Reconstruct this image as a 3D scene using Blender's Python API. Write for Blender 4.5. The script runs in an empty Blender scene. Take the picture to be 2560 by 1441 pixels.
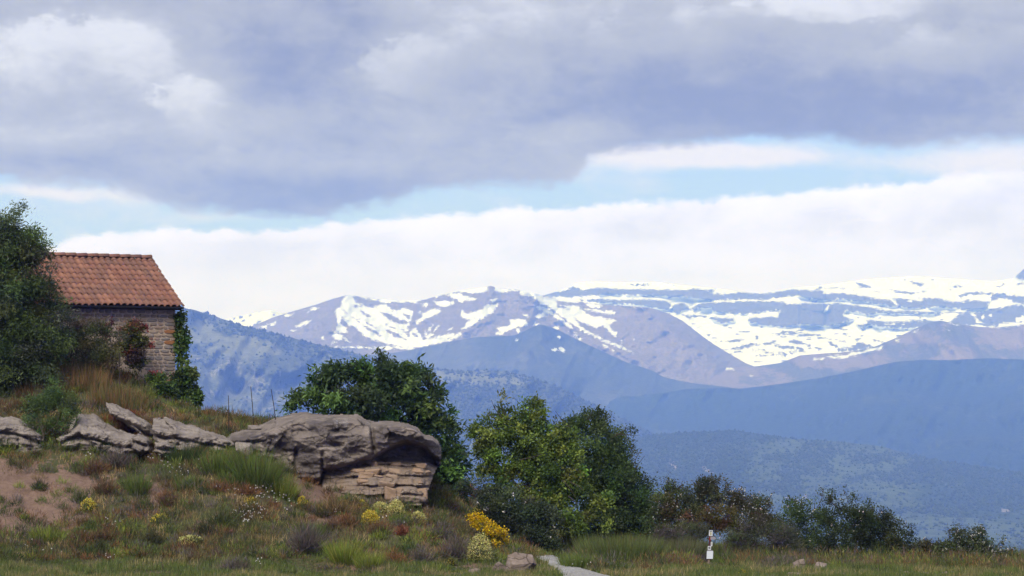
import bpy, math, random
import numpy as np
from mathutils import Vector

rng = np.random.default_rng(7)
random.seed(7)
SC = bpy.context.scene
COL = SC.collection

# ------------------------------------------------------------------ camera
F = 2560 * 85.0 / 36.0                 # focal length in photograph pixels
HORIZON = 980.0
PITCH = math.atan((HORIZON - 720.5) / F)
cam_d = bpy.data.cameras.new('camera')
cam_d.lens = 85.0
cam_d.sensor_width = 36.0
cam_d.clip_start = 0.5
cam_d.clip_end = 120000
cam = bpy.data.objects.new('camera', cam_d)
COL.objects.link(cam)
cam.location = (0, 0, 0)
cam.rotation_euler = (math.pi / 2 + PITCH, 0, 0)
SC.camera = cam

# ------------------------------------------------------------------ render settings
SC.view_settings.view_transform = 'Standard'
SC.view_settings.look = 'None'
SC.view_settings.gamma = 1.0
SC.view_settings.exposure = 0.0
SC.view_settings.use_curve_mapping = False
SC.render.engine = 'CYCLES'
SC.cycles.use_denoising = True
SC.cycles.max_bounces = 6
SC.cycles.diffuse_bounces = 3
SC.cycles.glossy_bounces = 2
SC.cycles.transmission_bounces = 3
SC.cycles.volume_bounces = 3
SC.cycles.transparent_max_bounces = 8
SC.cycles.caustics_reflective = False
SC.cycles.caustics_refractive = False

SUN_EL, SUN_AZ = math.radians(41), math.radians(196)     # azimuth clockwise from +Y (view direction)

# ------------------------------------------------------------------ node expression helper
class X:
    def __init__(s, nt, sock): s.nt, s.s = nt, sock
    @staticmethod
    def put(nt, inp, v):
        if isinstance(v, X): nt.links.new(v.s, inp)
        else: inp.default_value = v
    def op(s, o, b=None, c=None):
        n = s.nt.nodes.new('ShaderNodeMath'); n.operation = o
        X.put(s.nt, n.inputs[0], s)
        if b is not None: X.put(s.nt, n.inputs[1], b)
        if c is not None: X.put(s.nt, n.inputs[2], c)
        return X(s.nt, n.outputs[0])
    def __add__(s, b): return s.op('ADD', b)
    def __sub__(s, b): return s.op('SUBTRACT', b)
    def __mul__(s, b): return s.op('MULTIPLY', b)
    def __truediv__(s, b): return s.op('DIVIDE', b)
    def __rsub__(s, a): return (s * -1.0) + a
    __radd__ = __add__
    __rmul__ = __mul__
    def smooth(s, a, b):
        n = s.nt.nodes.new('ShaderNodeMapRange'); n.interpolation_type = 'SMOOTHSTEP'
        X.put(s.nt, n.inputs[0], s)
        n.inputs[1].default_value, n.inputs[2].default_value = a, b
        n.inputs[3].default_value, n.inputs[4].default_value = 0, 1
        return X(s.nt, n.outputs[0])
    def lin(s, a, b, c=0.0, d=1.0):
        n = s.nt.nodes.new('ShaderNodeMapRange')
        X.put(s.nt, n.inputs[0], s)
        for i, v in enumerate((a, b, c, d)): n.inputs[i + 1].default_value = v
        return X(s.nt, n.outputs[0])
def xyz(nt, a, b, c):
    n = nt.nodes.new('ShaderNodeCombineXYZ')
    for i, v in enumerate((a, b, c)): X.put(nt, n.inputs[i], v)
    return X(nt, n.outputs[0])
def noise(nt, vec, scale, detail=4, rough=0.55, dist=0.0, lac=2.0):
    n = nt.nodes.new('ShaderNodeTexNoise')
    if vec is not None: X.put(nt, n.inputs['Vector'], vec)
    n.inputs['Scale'].default_value = scale
    n.inputs['Detail'].default_value = detail
    n.inputs['Roughness'].default_value = rough
    n.inputs['Distortion'].default_value = dist
    n.inputs['Lacunarity'].default_value = lac
    return X(nt, n.outputs[0])
def mix(nt, f, a, b):
    n = nt.nodes.new('ShaderNodeMix'); n.data_type = 'RGBA'
    X.put(nt, n.inputs[0], f)
    for i, v in ((6, a), (7, b)):
        if isinstance(v, X): nt.links.new(v.s, n.inputs[i])
        else: n.inputs[i].default_value = (*v, 1.0)
    return X(nt, n.outputs[2])
def curve(nt, x, pts, x0, x1, y0, y1):
    """piecewise smooth function of x given as points, by a Float Curve node"""
    n = nt.nodes.new('ShaderNodeFloatCurve')
    cm = n.mapping; c = cm.curves[0]
    P = [((a - x0) / (x1 - x0), (b - y0) / (y1 - y0)) for a, b in pts]
    c.points[0].location = P[0]; c.points[1].location = P[-1]
    for p in P[1:-1]: c.points.new(*p)
    cm.update()
    X.put(nt, n.inputs['Value'], x.lin(x0, x1))
    return X(nt, n.outputs[0]).lin(0, 1, y0, y1)
def lin3(r, g, b):
    f = lambda c: (c / 255 / 12.92) if c <= 10 else ((c / 255 + .055) / 1.055) ** 2.4
    return (f(r), f(g), f(b))

# ------------------------------------------------------------------ world: Nishita sky with broken cloud
W = bpy.data.worlds.new('World'); SC.world = W; W.use_nodes = True
nt = W.node_tree; nt.nodes.clear()
sky = nt.nodes.new('ShaderNodeTexSky'); sky.sky_type = 'NISHITA'; sky.sun_disc = False
sky.sun_elevation = SUN_EL; sky.sun_rotation = SUN_AZ
sky.altitude = 700; sky.air_density = 1.0; sky.dust_density = 0.6; sky.ozone_density = 1.5
SKYK = 0.12
tc = nt.nodes.new('ShaderNodeTexCoord')
sp = nt.nodes.new('ShaderNodeSeparateXYZ'); nt.links.new(tc.outputs['Generated'], sp.inputs[0])
dx, dy, dz = (X(nt, sp.outputs[i]) for i in range(3))
az = dx.op('ARCTAN2', dy)
hyp = (dx * dx + dy * dy).op('SQRT')
PX = az * F + 1280.0
PY = 980.0 - (dz / hyp.op('MAXIMUM', 0.02)) * F
# cloud coordinates: degrees-like units, stretched sideways as cloud layers seen near the horizon are
v1 = xyz(nt, PX / 420.0, PY / 230.0, 3.7)
wn = noise(nt, v1, 1.0, 3, 0.5)
wn2 = noise(nt, xyz(nt, PX / 300.0, PY / 200.0, 17.0), 1.0, 3, 0.5)
WX = PX + (wn - 0.5) * 170.0
WY = PY + (wn2 - 0.5) * 90.0
n_big = noise(nt, xyz(nt, PX / 520.0, PY / 200.0, 9.1), 1.0, 7, 0.55, 0.4)
n_det = noise(nt, xyz(nt, PX / 150.0, PY / 85.0, 1.3), 1.0, 7, 0.6, 0.3)
n_fine = noise(nt, xyz(nt, PX / 60.0, PY / 42.0, 5.9), 1.0, 6, 0.62, 0.2)
def blob(cx, cy, rx, ry, amp):
    a = (WX - cx) / rx; b = (WY - cy) / ry
    return (a * a + b * b).op('MULTIPLY', -1.0).op('EXPONENT') * amp
# dark deck: lower edge
edge = curve(nt, PX, [(-900, 430), (-300, 455), (0, 468), (200, 476), (340, 492), (460, 528), (600, 545), (720, 556), (840, 540), (960, 520),
                      (1060, 488), (1200, 470), (1400, 462), (1470, 408), (1560, 385), (1700, 368), (1900, 345), (2060, 350), (2180, 375),
                      (2300, 372), (2420, 362), (2560, 362), (2900, 380), (3600, 420)], -900, 3600, 200, 700)
dd = edge - PY + (n_det - 0.5) * 85.0 + (n_fine - 0.5) * 46.0
deck = dd.smooth(-14.0, 28.0)
dark_low = 1.0 - dd.smooth(0.0, 190.0)
B = (n_big - 0.5) * 1.15 + (n_det - 0.5) * 0.75 + (n_fine - 0.5) * 0.36 + (noise(nt, xyz(nt, PX / 40.0, PY / 30.0, 21.8), 1.0, 5, 0.62, 0.2) - 0.5) * 0.14 + 0.30
for b in [(110, 130, 330, 110, .42), (330, 95, 120, 60, .2), (470, 225, 110, 60, .25), (560, 320, 190, 60, .30), (1000, 160, 120, 75, .12),
          (1180, 80, 180, 80, .30), (1350, 20, 320, 60, .28), (2080, 10, 330, 45, .5), (2520, 70, 200, 100, .2), (120, 330, 260, 60, .18),
          (700, 190, 90, 130, -.22), (560, 70, 130, 60, -.12), (2200, 260, 480, 75, -.42), (1700, 190, 420, 90, -.25), (700, 470, 420, 60, -.30),
          (2350, 345, 380, 40, -.25), (150, 420, 300, 50, -.22)]:
    B = B + blob(*b)
n_puf2 = noise(nt, xyz(nt, PX / 40.0, PY / 32.0, 12.8), 1.0, 4, 0.6, 0.2)
def puff(cx, cy, rx, ry, amp, ux, uy):
    a = (PX - cx) / rx + (n_det - 0.5) * 1.7 + (n_fine - 0.5) * 0.8 + (n_puf2 - 0.5) * 0.45; b = (PY - cy) / ry + (wn - 0.5) * 1.6 + (n_fine - 0.5) * 1.0 + (n_big - 0.5) * 1.2 + (n_puf2 - 0.5) * 0.45
    e = (1.0 - (a * a + b * b)).smooth(0.0, 0.55)
    return e * (a * ux + b * uy).smooth(-1.0, 0.75) * amp
for q in [(1030, 175, 165, 95, .36, -.8, -.45), (240, 160, 250, 110, .30, .45, -.85), (490, 255, 110, 85, .34, -.55, -.75), (2080, 20, 260, 55, .30, -.3, .8), (1420, 330, 180, 50, .16, -.5, .7), (700, 420, 260, 60, .15, .3, -.8), (2420, 130, 260, 70, .16, -.3, -.8), (1700, 90, 300, 70, .14, -.6, -.6)]:
    B = B + puff(*q)
B = B + PY.smooth(150.0, -2500.0) * 0.4  # unseen overhead cloud brightened to add light to the scene and haze
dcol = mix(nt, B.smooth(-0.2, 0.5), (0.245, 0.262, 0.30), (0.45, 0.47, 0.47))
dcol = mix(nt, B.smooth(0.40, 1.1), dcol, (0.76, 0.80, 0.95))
# pale fringe just under the deck
fr = blob(1700, 388, 300, 36, 1.05) + blob(2050, 400, 260, 26, .30) + blob(160, 495, 300, 26, .75) + blob(520, 545, 260, 26, .45) + blob(2480, 420, 260, 45, .75) \
     + blob(-700, 470, 500, 40, .7) + blob(3300, 440, 500, 50, .7)
fr = (fr + (n_det - 0.5) * 0.55 + (n_fine - 0.5) * 0.25).smooth(0.16, 0.85)
# white bank over the mountains
top = curve(nt, PX, [(-900, 640), (-200, 650), (0, 645), (120, 622), (250, 592), (400, 580), (560, 574), (700, 572), (850, 558), (1000, 545), (1200, 530),
                     (1400, 518), (1550, 508), (1700, 500), (1900, 490), (2080, 478), (2200, 466), (2290, 458), (2380, 440), (2560, 430), (3000, 450), (3600, 500)], -900, 3600, 200, 800)
n_puff = noise(nt, xyz(nt, PX / 34.0, PY / 26.0, 8.8), 1.0, 5, 0.6, 0.3)
bd = PY - top + (n_fine - 0.5) * 44.0 + (n_det - 0.5) * 34.0 + (n_puff - 0.5) * 22.0
bank = bd.smooth(-9.0, 14.0)
Q = (n_big - 0.5) * 0.8 + (n_det - 0.5) * 0.85 + (n_fine - 0.5) * 0.35 + blob(1000, 640, 420, 30, -.16) + blob(700, 615, 160, 14, -.18) + blob(1650, 600, 380, 45, -.10) \
    + blob(1240, 692, 60, 10, -.25) + blob(1720, 690, 130, 14, -.22) + blob(2450, 560, 250, 80, -.12) + blob(560, 660, 120, 30, -.12) + bd.smooth(60.0, -10.0) * 0.22 + (n_puff - 0.5) * 0.16
bcol = mix(nt, Q.smooth(-0.40, 0.30), (0.80, 0.86, 1.42), (1.06, 1.12, 2.1))
bcol = mix(nt, PY.smooth(540.0, 740.0) * 0.5, bcol, (1.0, 1.07, 2.7))
skc = nt.nodes.new('ShaderNodeVectorMath'); skc.operation = 'SCALE'
nt.links.new(sky.outputs[0], skc.inputs[0]); skc.inputs['Scale'].default_value = SKYK
c = mix(nt, 0.6, X(nt, skc.outputs[0]), (0.385, 0.605, 1.42))
c = mix(nt, (n_big + (n_det - 0.5) * 0.6).smooth(0.46, 0.80) * 0.5, c, (0.80, 0.86, 1.25))
c = mix(nt, bank, c, bcol)
c = mix(nt, fr, c, (0.88, 0.91, 1.25))
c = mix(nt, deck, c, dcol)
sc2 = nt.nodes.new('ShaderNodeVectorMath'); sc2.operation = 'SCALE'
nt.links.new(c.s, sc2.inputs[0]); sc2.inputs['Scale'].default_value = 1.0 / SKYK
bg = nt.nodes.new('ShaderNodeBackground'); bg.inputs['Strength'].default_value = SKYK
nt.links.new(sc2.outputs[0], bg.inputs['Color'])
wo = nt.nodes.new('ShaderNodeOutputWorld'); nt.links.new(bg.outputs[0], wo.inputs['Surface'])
W.cycles.sampling_method = 'MANUAL'
W.cycles.sample_map_resolution = 512

# ------------------------------------------------------------------ sun
sun_d = bpy.data.lights.new('sun', 'SUN'); sun_d.energy = 5.0; sun_d.angle = math.radians(30); sun_d.color = (1.0, 0.975, 0.95)
sun = bpy.data.objects.new('sun', sun_d); COL.objects.link(sun)
sdir = Vector((math.sin(SUN_AZ) * math.cos(SUN_EL), math.cos(SUN_AZ) * math.cos(SUN_EL), math.sin(SUN_EL)))
sun.rotation_euler = (-sdir).to_track_quat('-Z', 'Y').to_euler()

# ------------------------------------------------------------------ geometry helpers
CP, SP = math.cos(PITCH), math.sin(PITCH)
def at(px, py, Y):
    """point that the photograph shows at (px, py), at distance Y"""
    px, py, Y = np.broadcast_arrays(np.asarray(px, float), np.asarray(py, float), np.asarray(Y, float))
    cx = (px - 1280) / F; cy = (720.5 - py) / F
    k = Y / (CP - cy * SP)
    return np.stack([cx * k, Y, (SP + cy * CP) * k], -1)
def proj(p):
    p = np.asarray(p, float)
    d = p[..., 1] * CP + p[..., 2] * SP
    v = -p[..., 1] * SP + p[..., 2] * CP
    return 1280 + F * p[..., 0] / d, 720.5 - F * v / d
_T = rng.random(65536)
def _h(i, j, k):
    return _T[((i * 374761393 + j * 668265263 + k * 2147483647 + (i ^ (j << 3)) * 1274126177) >> 5) & 65535]
def vn(x, y, z=0.0, seed=0):
    x, y, z = np.broadcast_arrays(np.asarray(x, float), np.asarray(y, float), np.asarray(z, float))
    z = z + seed * 17.31
    i, j, k = np.floor(x).astype(np.int64), np.floor(y).astype(np.int64), np.floor(z).astype(np.int64)
    u, v, w = x - i, y - j, z - k
    u, v, w = (t * t * (3 - 2 * t) for t in (u, v, w))
    r = 0
    for a in (0, 1):
        for b in (0, 1):
            for c_ in (0, 1):
                r = r + _h(i + a, j + b, k + c_) * (u if a else 1 - u) * (v if b else 1 - v) * (w if c_ else 1 - w)
    return r
def fbm(x, y, z=0.0, o=4, seed=0, g=0.5):
    s, a, t = 0, 1.0, 0
    for q in range(o):
        s = s + a * vn(np.asarray(x) * 2 ** q, np.asarray(y) * 2 ** q, np.asarray(z) * 2 ** q, seed + q * 3); t += a; a *= g
    return s / t
def inside(px, py, poly):
    P = np.asarray(poly, float); n = len(P); r = np.zeros(np.shape(px), bool)
    for i in range(n):
        x0, y0 = P[i]; x1, y1 = P[(i + 1) % n]
        if y0 == y1: continue
        c_ = ((y0 > py) != (y1 > py)) & (px < (x1 - x0) * (py - y0) / (y1 - y0) + x0)
        r ^= c_
    return r
def edist(px, py, poly, closed=True):
    P = np.asarray(poly, float); n = len(P); d = np.full(np.shape(px), 1e9)
    for i in range(n if closed else n - 1):
        a = P[i]; b = P[(i + 1) % n]; ab = b - a; L = max((ab ** 2).sum(), 1e-9)
        t = np.clip(((px - a[0]) * ab[0] + (py - a[1]) * ab[1]) / L, 0, 1)
        d = np.minimum(d, np.hypot(px - a[0] - t * ab[0], py - a[1] - t * ab[1]))
    return d
def sd(px, py, poly):
    d = edist(px, py, poly); return np.where(inside(px, py, poly), d, -d)
def ss(a, b, x):
    t = np.clip((x - a) / (b - a), 0, 1); return t * t * (3 - 2 * t)

def mesh(name, V, Fc, mat=None, col=None, smooth=False, parent=None, attrs=None):
    V = np.ascontiguousarray(V, np.float32).reshape(-1, 3)
    me = bpy.data.meshes.new(name)
    if isinstance(Fc, np.ndarray):
        k = Fc.shape[1]; m = len(Fc)
        me.vertices.add(len(V)); me.vertices.foreach_set('co', V.ravel())
        me.loops.add(m * k); me.loops.foreach_set('vertex_index', np.ascontiguousarray(Fc, np.int32).ravel())
        me.polygons.add(m); me.polygons.foreach_set('loop_start', np.arange(0, m * k, k, dtype=np.int32))
        me.update(calc_edges=True)
    else:
        me.from_pydata([tuple(map(float, v)) for v in V], [], [list(map(int, f)) for f in Fc]); me.update()
    if smooth: me.polygons.foreach_set('use_smooth', np.ones(len(me.polygons), bool))
    if col is not None:
        a = me.color_attributes.new('Col', 'FLOAT_COLOR', 'POINT')
        cc = np.ones((len(V), 4), np.float32); cc[:, :3] = col; a.data.foreach_set('color', cc.ravel())
    for k_, v_ in (attrs or {}).items():
        a = me.attributes.new(k_, 'FLOAT', 'POINT'); a.data.foreach_set('value', np.ascontiguousarray(v_, np.float32).ravel())
    o = bpy.data.objects.new(name, me); COL.objects.link(o)
    if mat is not None: me.materials.append(mat)
    if parent is not None: o.parent = parent
    return o
def tag(o, label=None, cat=None, group=None, kind=None):
    if label: o['label'] = label
    if cat: o['category'] = cat
    if group: o['group'] = group
    if kind: o['kind'] = kind
    return o
def empty(name, loc, label=None, cat=None, group=None):
    o = bpy.data.objects.new(name, None); COL.objects.link(o); o.location = tuple(map(float, loc)); o.empty_display_size = 0.2
    return tag(o, label, cat, group)
def adopt(parent, *kids):
    """parent meshes built in world coordinates without moving them"""
    for k in kids:
        if k is None: continue
        k.parent = parent
        k.matrix_parent_inverse.identity()
        k.location = k.location - parent.location
def grid_faces(nr, nc):
    i = np.arange(nr - 1)[:, None] * nc + np.arange(nc - 1)[None]
    return np.stack([i, i + 1, i + nc + 1, i + nc], -1).reshape(-1, 4)

# ------------------------------------------------------------------ materials
def new_mat(name):
    m = bpy.data.materials.new(name); m.use_nodes = True
    t = m.node_tree; t.nodes.clear()
    o = t.nodes.new('ShaderNodeOutputMaterial')
    return m, t, o
def pbsdf(t, o, col, rough=0.8, spec=0.2, bump=None, bdist=0.02, bstr=0.6):
    b = t.nodes.new('ShaderNodeBsdfPrincipled')
    if isinstance(col, X): t.links.new(col.s, b.inputs['Base Color'])
    else: b.inputs['Base Color'].default_value = (*col, 1)
    X.put(t, b.inputs['Roughness'], rough)
    b.inputs['Specular IOR Level'].default_value = spec
    if bump is not None:
        n = t.nodes.new('ShaderNodeBump'); n.inputs['Distance'].default_value = bdist; n.inputs['Strength'].default_value = bstr
        t.links.new(bump.s, n.inputs['Height']); t.links.new(n.outputs[0], b.inputs['Normal'])
    t.links.new(b.outputs[0], o.inputs['Surface'])
    return b
def tcoord(t, which='Object'):
    n = t.nodes.new('ShaderNodeTexCoord'); return X(t, n.outputs[which])
def geo_pos(t):
    n = t.nodes.new('ShaderNodeNewGeometry'); return X(t, n.outputs['Position'])
def attr(t, name, out='Fac'):
    n = t.nodes.new('ShaderNodeAttribute'); n.attribute_name = name; return X(t, n.outputs[out])
def scaled(t, v, s):
    n = t.nodes.new('ShaderNodeMapping'); t.links.new(v.s, n.inputs['Vector']); n.inputs['Scale'].default_value = s
    return X(t, n.outputs[0])
def plain(name, col, rough=0.7, spec=0.3):
    m, t, o = new_mat(name); n = noise(t, tcoord(t), 30, 3)
    pbsdf(t, o, mix(t, n, tuple(c * 0.8 for c in col), tuple(min(1, c * 1.15) for c in col)), rough, spec)
    return m
def leaf_mat(name, trans=0.35, rough=0.55, spec=0.25):
    m, t, o = new_mat(name); cl = attr(t, 'Col', 'Color')
    b = t.nodes.new('ShaderNodeBsdfPrincipled'); t.links.new(cl.s, b.inputs['Base Color'])
    b.inputs['Roughness'].default_value = rough; b.inputs['Specular IOR Level'].default_value = spec
    tr = t.nodes.new('ShaderNodeBsdfTranslucent'); t.links.new(cl.s, tr.inputs['Color'])
    mx = t.nodes.new('ShaderNodeMixShader'); mx.inputs[0].default_value = trans
    t.links.new(b.outputs[0], mx.inputs[1]); t.links.new(tr.outputs[0], mx.inputs[2]); t.links.new(mx.outputs[0], o.inputs['Surface'])
    return m
M_LEAF = leaf_mat('leaf')
M_DRY = leaf_mat('dry_stalks', 0.15, 0.8, 0.1)
M_PETAL = leaf_mat('petals', 0.3, 0.6, 0.2)
def bark_mat():
    m, t, o = new_mat('bark'); n = noise(t, scaled(t, tcoord(t), (14, 14, 3)), 1, 5, 0.6)
    pbsdf(t, o, mix(t, n, (0.028, 0.022, 0.018), (0.085, 0.07, 0.058)), 0.9, 0.1, n, 0.03)
    return m
M_BARK = bark_mat()

# ================================================================== FAR TERRAIN
def interp(pts, x):
    P = np.asarray(pts, float)
    # smooth monotone-ish interpolation: linear, slightly softened
    return np.interp(x, P[:, 0], P[:, 1])
def ridge(name, crest, base, d0, d1, x0, x1, step, rows, relief, mat, label, gamma=1.0, back=1500, rough_crest=(0, 50), attrs=None, kind='structure', ypow=1.0):
    px = np.arange(x0, x1 + step, step)
    cr = interp(crest, px)
    ker = np.hanning(9); ker /= ker.sum()
    cr = np.convolve(np.pad(cr, 4, 'edge'), ker, 'valid') if rough_crest[0] else cr
    amp, wl = rough_crest
    cr = cr + amp * (fbm(px / wl, 0.37, 0, 4, seed=len(name)) - 0.5) * 2
    bs = interp(base, px)
    t = np.linspace(0, 1, rows) ** ypow
    PXg = np.repeat(px[None], rows, 0)
    PYg = bs[None] + (cr - bs)[None] * t[:, None]
    D = d0 + (d1 - d0) * t[:, None] ** gamma
    D = D + relief(PXg, PYg, np.repeat(t[:, None], len(px), 1))
    V = at(PXg, PYg, D)
    # the far side, falling away behind the crest
    bk = []
    for q in (0.15, 0.5, 1.0):
        r = V[-1].copy(); r[:, 1] += back * q; r[:, 0] *= 1 + back * q / d1; r[:, 2] = np.maximum(r[:, 2] - back * q * (0.25 + 0.35 * q), -380 + 8 * q); bk.append(r)
    Vall = np.concatenate([V, np.stack(bk)], 0)
    A = {}
    for k, f in (attrs or {}).items():
        a = f(PXg, PYg); A[k] = np.concatenate([a, np.repeat(a[-1:], 3, 0)], 0)
    o = mesh(name, Vall, grid_faces(rows + 3, len(px)), mat, smooth=True, attrs=A)
    tag(o, label=label, kind=kind)
    return o, PXg, PYg, V

def hill_mat(name, forest, grass, bare, scale, snow=False, strat=False, bump=8.0):
    m, t, o = new_mat(name)
    p = geo_pos(t)
    n1 = noise(t, scaled(t, p, (1, 0.5, 1.5)), scale, 6, 0.6)
    n2 = noise(t, p, scale * 7, 5, 0.65)
    n3 = noise(t, p, scale * 28, 4, 0.65)
    f = (n1 + (n2 - 0.5) * 0.5 + attr(t, 'open') * 0.5).smooth(0.5, 0.72)
    cg = mix(t, n2.smooth(0.3, 0.7), tuple(c * 0.75 for c in grass), tuple(c * 1.2 for c in grass))
    cf = mix(t, n3.smooth(0.3, 0.7), tuple(c * 0.6 for c in forest), tuple(c * 1.35 for c in forest))
    c_ = mix(t, f, cf, cg)
    bb = (attr(t, 'bare') + (n2 - 0.5) * 0.9 + (n3 - 0.5) * 0.7).smooth(0.45, 0.62)
    c_ = mix(t, bb, c_, mix(t, n3, tuple(c * 0.75 for c in bare), tuple(c * 1.2 for c in bare)))
    h = n2 * 1.0 + n3 * 0.7
    if strat:
        w = noise(t, scaled(t, p, (0.15, 0.15, 7)), scale * 3, 4, 0.6)
        c_ = mix(t, w.smooth(0.35, 0.7) * 0.5, c_, tuple(c * 0.62 for c in bare))
        h = h + w * 1.2
    if snow:
        n5 = noise(t, scaled(t, p, (1, 0.6, 1.6)), scale * 60, 3, 0.6)
        s = (attr(t, 'snow') + (n3 - 0.5) * 1.1 + (n2 - 0.5) * 0.7 + (n5 - 0.5) * 0.5).smooth(0.42, 0.60)
        c_ = mix(t, s, c_, (0.70, 0.77, 0.98))
    pbsdf(t, o, c_, 0.95, 0.05, h, bump, 0.7)
    return m

def C(org, sc):
    return lambda pts: [(org[0] + a / sc, org[1] + b / sc) for a, b in pts]
c4 = C((600, 690), 4.923); c5 = C((1080, 690), 4.571); c2 = C((1500, 640), 4.504); c3 = C((2000, 640), 4.504)

def snowmap(adds, subs, base=0.0, warp=2.0):
    def f(px, py):
        wx = px + (fbm(px / 14, py / 9, 1, 3) - 0.5) * 4 * warp
        wy = py + (fbm(px / 14, py / 9, 7, 3) - 0.5) * 2.4 * warp
        r = np.full(px.shape, base, float)
        for a in adds: r = np.maximum(r, ss(-9, 9, sd(wx, wy, a)))
        for a in subs: r = np.minimum(r, 1 - ss(-9, 9, sd(wx, wy, a)))
        return r + 0.55 * (fbm(px / 7, py / 4.5, 77, 3) - 0.5) * (r > 0.01)
    return f
zero = lambda px, py: np.zeros(px.shape)
def spur(lines, amp, w):
    def f(px, py):
        r = 0
        for L in lines: r = r - amp * np.exp(-(edist(px, py, L, False) / w) ** 1.3)
        return r
    return f

# --- right snow mountain (farthest): terraced cliffs
f_rocks = [c2(q) for q in (
    [(0,360),(350,375),(900,385),(1100,375),(1270,390),(1240,420),(1400,430),(1600,410),(1930,420),(2050,400),(2170,380),(2522,400),(2522,500),(2430,480),(2250,460),(2120,460),(2020,470),(1900,490),(1400,490),(1300,500),(1150,490),(960,470),(700,450),(540,440),(380,450),(250,440),(100,425),(0,440)],
    [(0,490),(260,495),(650,495),(770,515),(815,570),(780,600),(700,605),(620,590),(560,570),(300,545),(0,525)],
    [(850,550),(900,535),(960,545),(1010,590),(920,620),(850,650),(800,590)],
    [(1020,600),(1090,540),(1330,520),(1700,512),(2050,515),(2120,545),(2250,540),(2522,545),(2522,790),(2300,770),(2100,800),(1800,780),(1770,750),(1690,760),(1670,710),(1730,695),(1990,690),(2030,610),(1900,620),(1620,655),(1430,640),(1280,630),(1270,590),(1120,585),(1060,620)],
    [(1240,700),(1500,700),(1510,740),(1380,765),(1320,740)], [(930,660),(1080,680),(1000,710)], [(1130,680),(1230,680),(1200,710)],
    [(1340,970),(1560,940),(1640,940),(1560,970)], [(1470,1045),(1700,980),(1830,990),(1640,1040),(1560,1050)], [(1840,985),(1980,955),(1960,990),(1900,995)],
    [(1960,1000),(2080,1010),(2380,1045),(2200,1050),(2060,1040),(1970,1035)], [(2120,960),(2180,945),(2350,1000),(2200,1000)], [(1710,1045),(1850,1060),(1720,1065)],
    [(1160,880),(1260,885),(1220,905)], [(2060,885),(2300,878),(2480,890),(2300,900)], [(1820,1095),(2300,1062),(2310,1075),(1900,1105)], [(1750,1125),(2100,1105),(2100,1120),(1800,1135)],
    [(340,325),(520,312),(560,330),(420,335)])]
f_rocks += [c5(q) for q in ([(1265,215),(1290,185),(1450,185),(1560,160),(1610,120),(1660,140),(1700,155),(1950,140),(2100,155),(2300,170),(2560,150),(2560,225),(2400,230),(2250,215),(1900,220),(1700,230),(1550,250),(1420,240),(1300,240)],
    [(1690,275),(1900,262),(2200,275),(2560,280),(2560,345),(2300,312),(1950,303),(1800,300)])]
f_rocks += [c3(q) for q in (
    [(0,390),(210,400),(260,430),(460,420),(700,450),(850,480),(900,490),(1010,500),(1100,570),(1010,575),(940,540),(890,550),(750,520),(640,510),(430,490),(400,505),(200,495),(0,465)],
    [(1040,475),(1200,490),(1340,510),(1500,475),(1580,480),(1620,500),(1760,520),(1950,505),(2130,520),(2110,560),(2060,600),(1900,600),(1700,590),(1640,570),(1480,590),(1200,590),(1130,570),(1080,520)],
    [(0,535),(420,540),(800,580),(1050,620),(1500,630),(1520,650),(1250,655),(1060,650),(900,640),(750,665),(650,640),(520,620),(480,670),(600,720),(460,770),(300,790),(60,770),(0,785)],
    [(750,725),(900,735),(1130,745),(1300,730),(1420,725),(1580,740),(1400,800),(1200,820),(900,800),(790,770),(700,810),(650,780),(750,755)],
    [(1000,370),(1100,395),(1330,410),(1310,430),(1200,430),(1060,410)], [(1800,450),(1850,415),(1930,405),(2200,420),(2180,435),(1900,430),(1820,465)],
    [(640,310),(720,310),(790,350),(740,365),(660,345)], [(170,380),(220,350),(420,360),(600,385),(380,370),(260,360)], [(1170,275),(1280,290),(1400,320),(1370,345),(1270,310)],
    [(1720,350),(1780,330),(1830,355)], [(2170,430),(2260,425),(2522,460),(2700,480),(2700,540),(2522,540),(2400,520),(2350,490),(2250,480),(2130,520)],
    [(1960,690),(2000,640),(2200,590),(2400,555),(2522,560),(2700,560),(2700,690),(2522,690),(2430,700),(2400,745),(2250,770),(2200,800),(2100,780),(2040,740)],
    [(1680,750),(1800,660),(1900,630),(1960,690),(1990,780),(1800,785)], [(2410,250),(2522,150),(2700,60),(2700,270),(2522,262),(2440,262)],
    [(430,1050),(500,1040),(600,1020),(640,970),(780,1000),(820,1020),(700,1060),(560,1070),(430,1080)], [(310,960),(420,1010),(410,1040),(340,1000)],
    [(1850,640),(1700,630),(1600,655),(1500,670),(1560,640)], [(1340,475),(1450,470),(1400,490)], [(1000,1000),(800,950),(840,935),(920,960)], [(150,1015),(270,1050),(200,1065)],
    [(610,930),(680,930),(640,945)], [(440,960),(500,950),(520,965)], [(820,405),(900,410),(860,418)], [(2200,345),(2320,325),(2250,352)], [(2420,330),(2522,300),(2522,325)])]
f_adds = [c3(q) for q in ([(2040,690),(2070,660),(2080,690),(2050,720)], [(2120,670),(2165,650),(2155,695)], [(2130,560),(2250,480),(2400,540),(2300,560),(2100,600)],
                          [(280,600),(330,550),(310,620),(260,645)], [(920,765),(1080,765),(1060,780)], [(1110,770),(1190,770),(1170,780)], [(1190,510),(1260,500),(1270,525)])]
_fs = snowmap([], f_rocks, 1.0, 1.6)
def f_snow(px, py):
    r = _fs(px, py)
    for a in f_adds: r = np.maximum(r, ss(-2.5, 2.5, sd(px, py, a)))
    sp_ = fbm(px / 22, py / 5, 3, 4) + 0.10 * (fbm(px / 70, py / 30, 8, 2) - 0.5)
    r = np.minimum(r, ss(0.25, 0.31, sp_ + 0.1 * ss(840, 700, py)))
    return r
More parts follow.
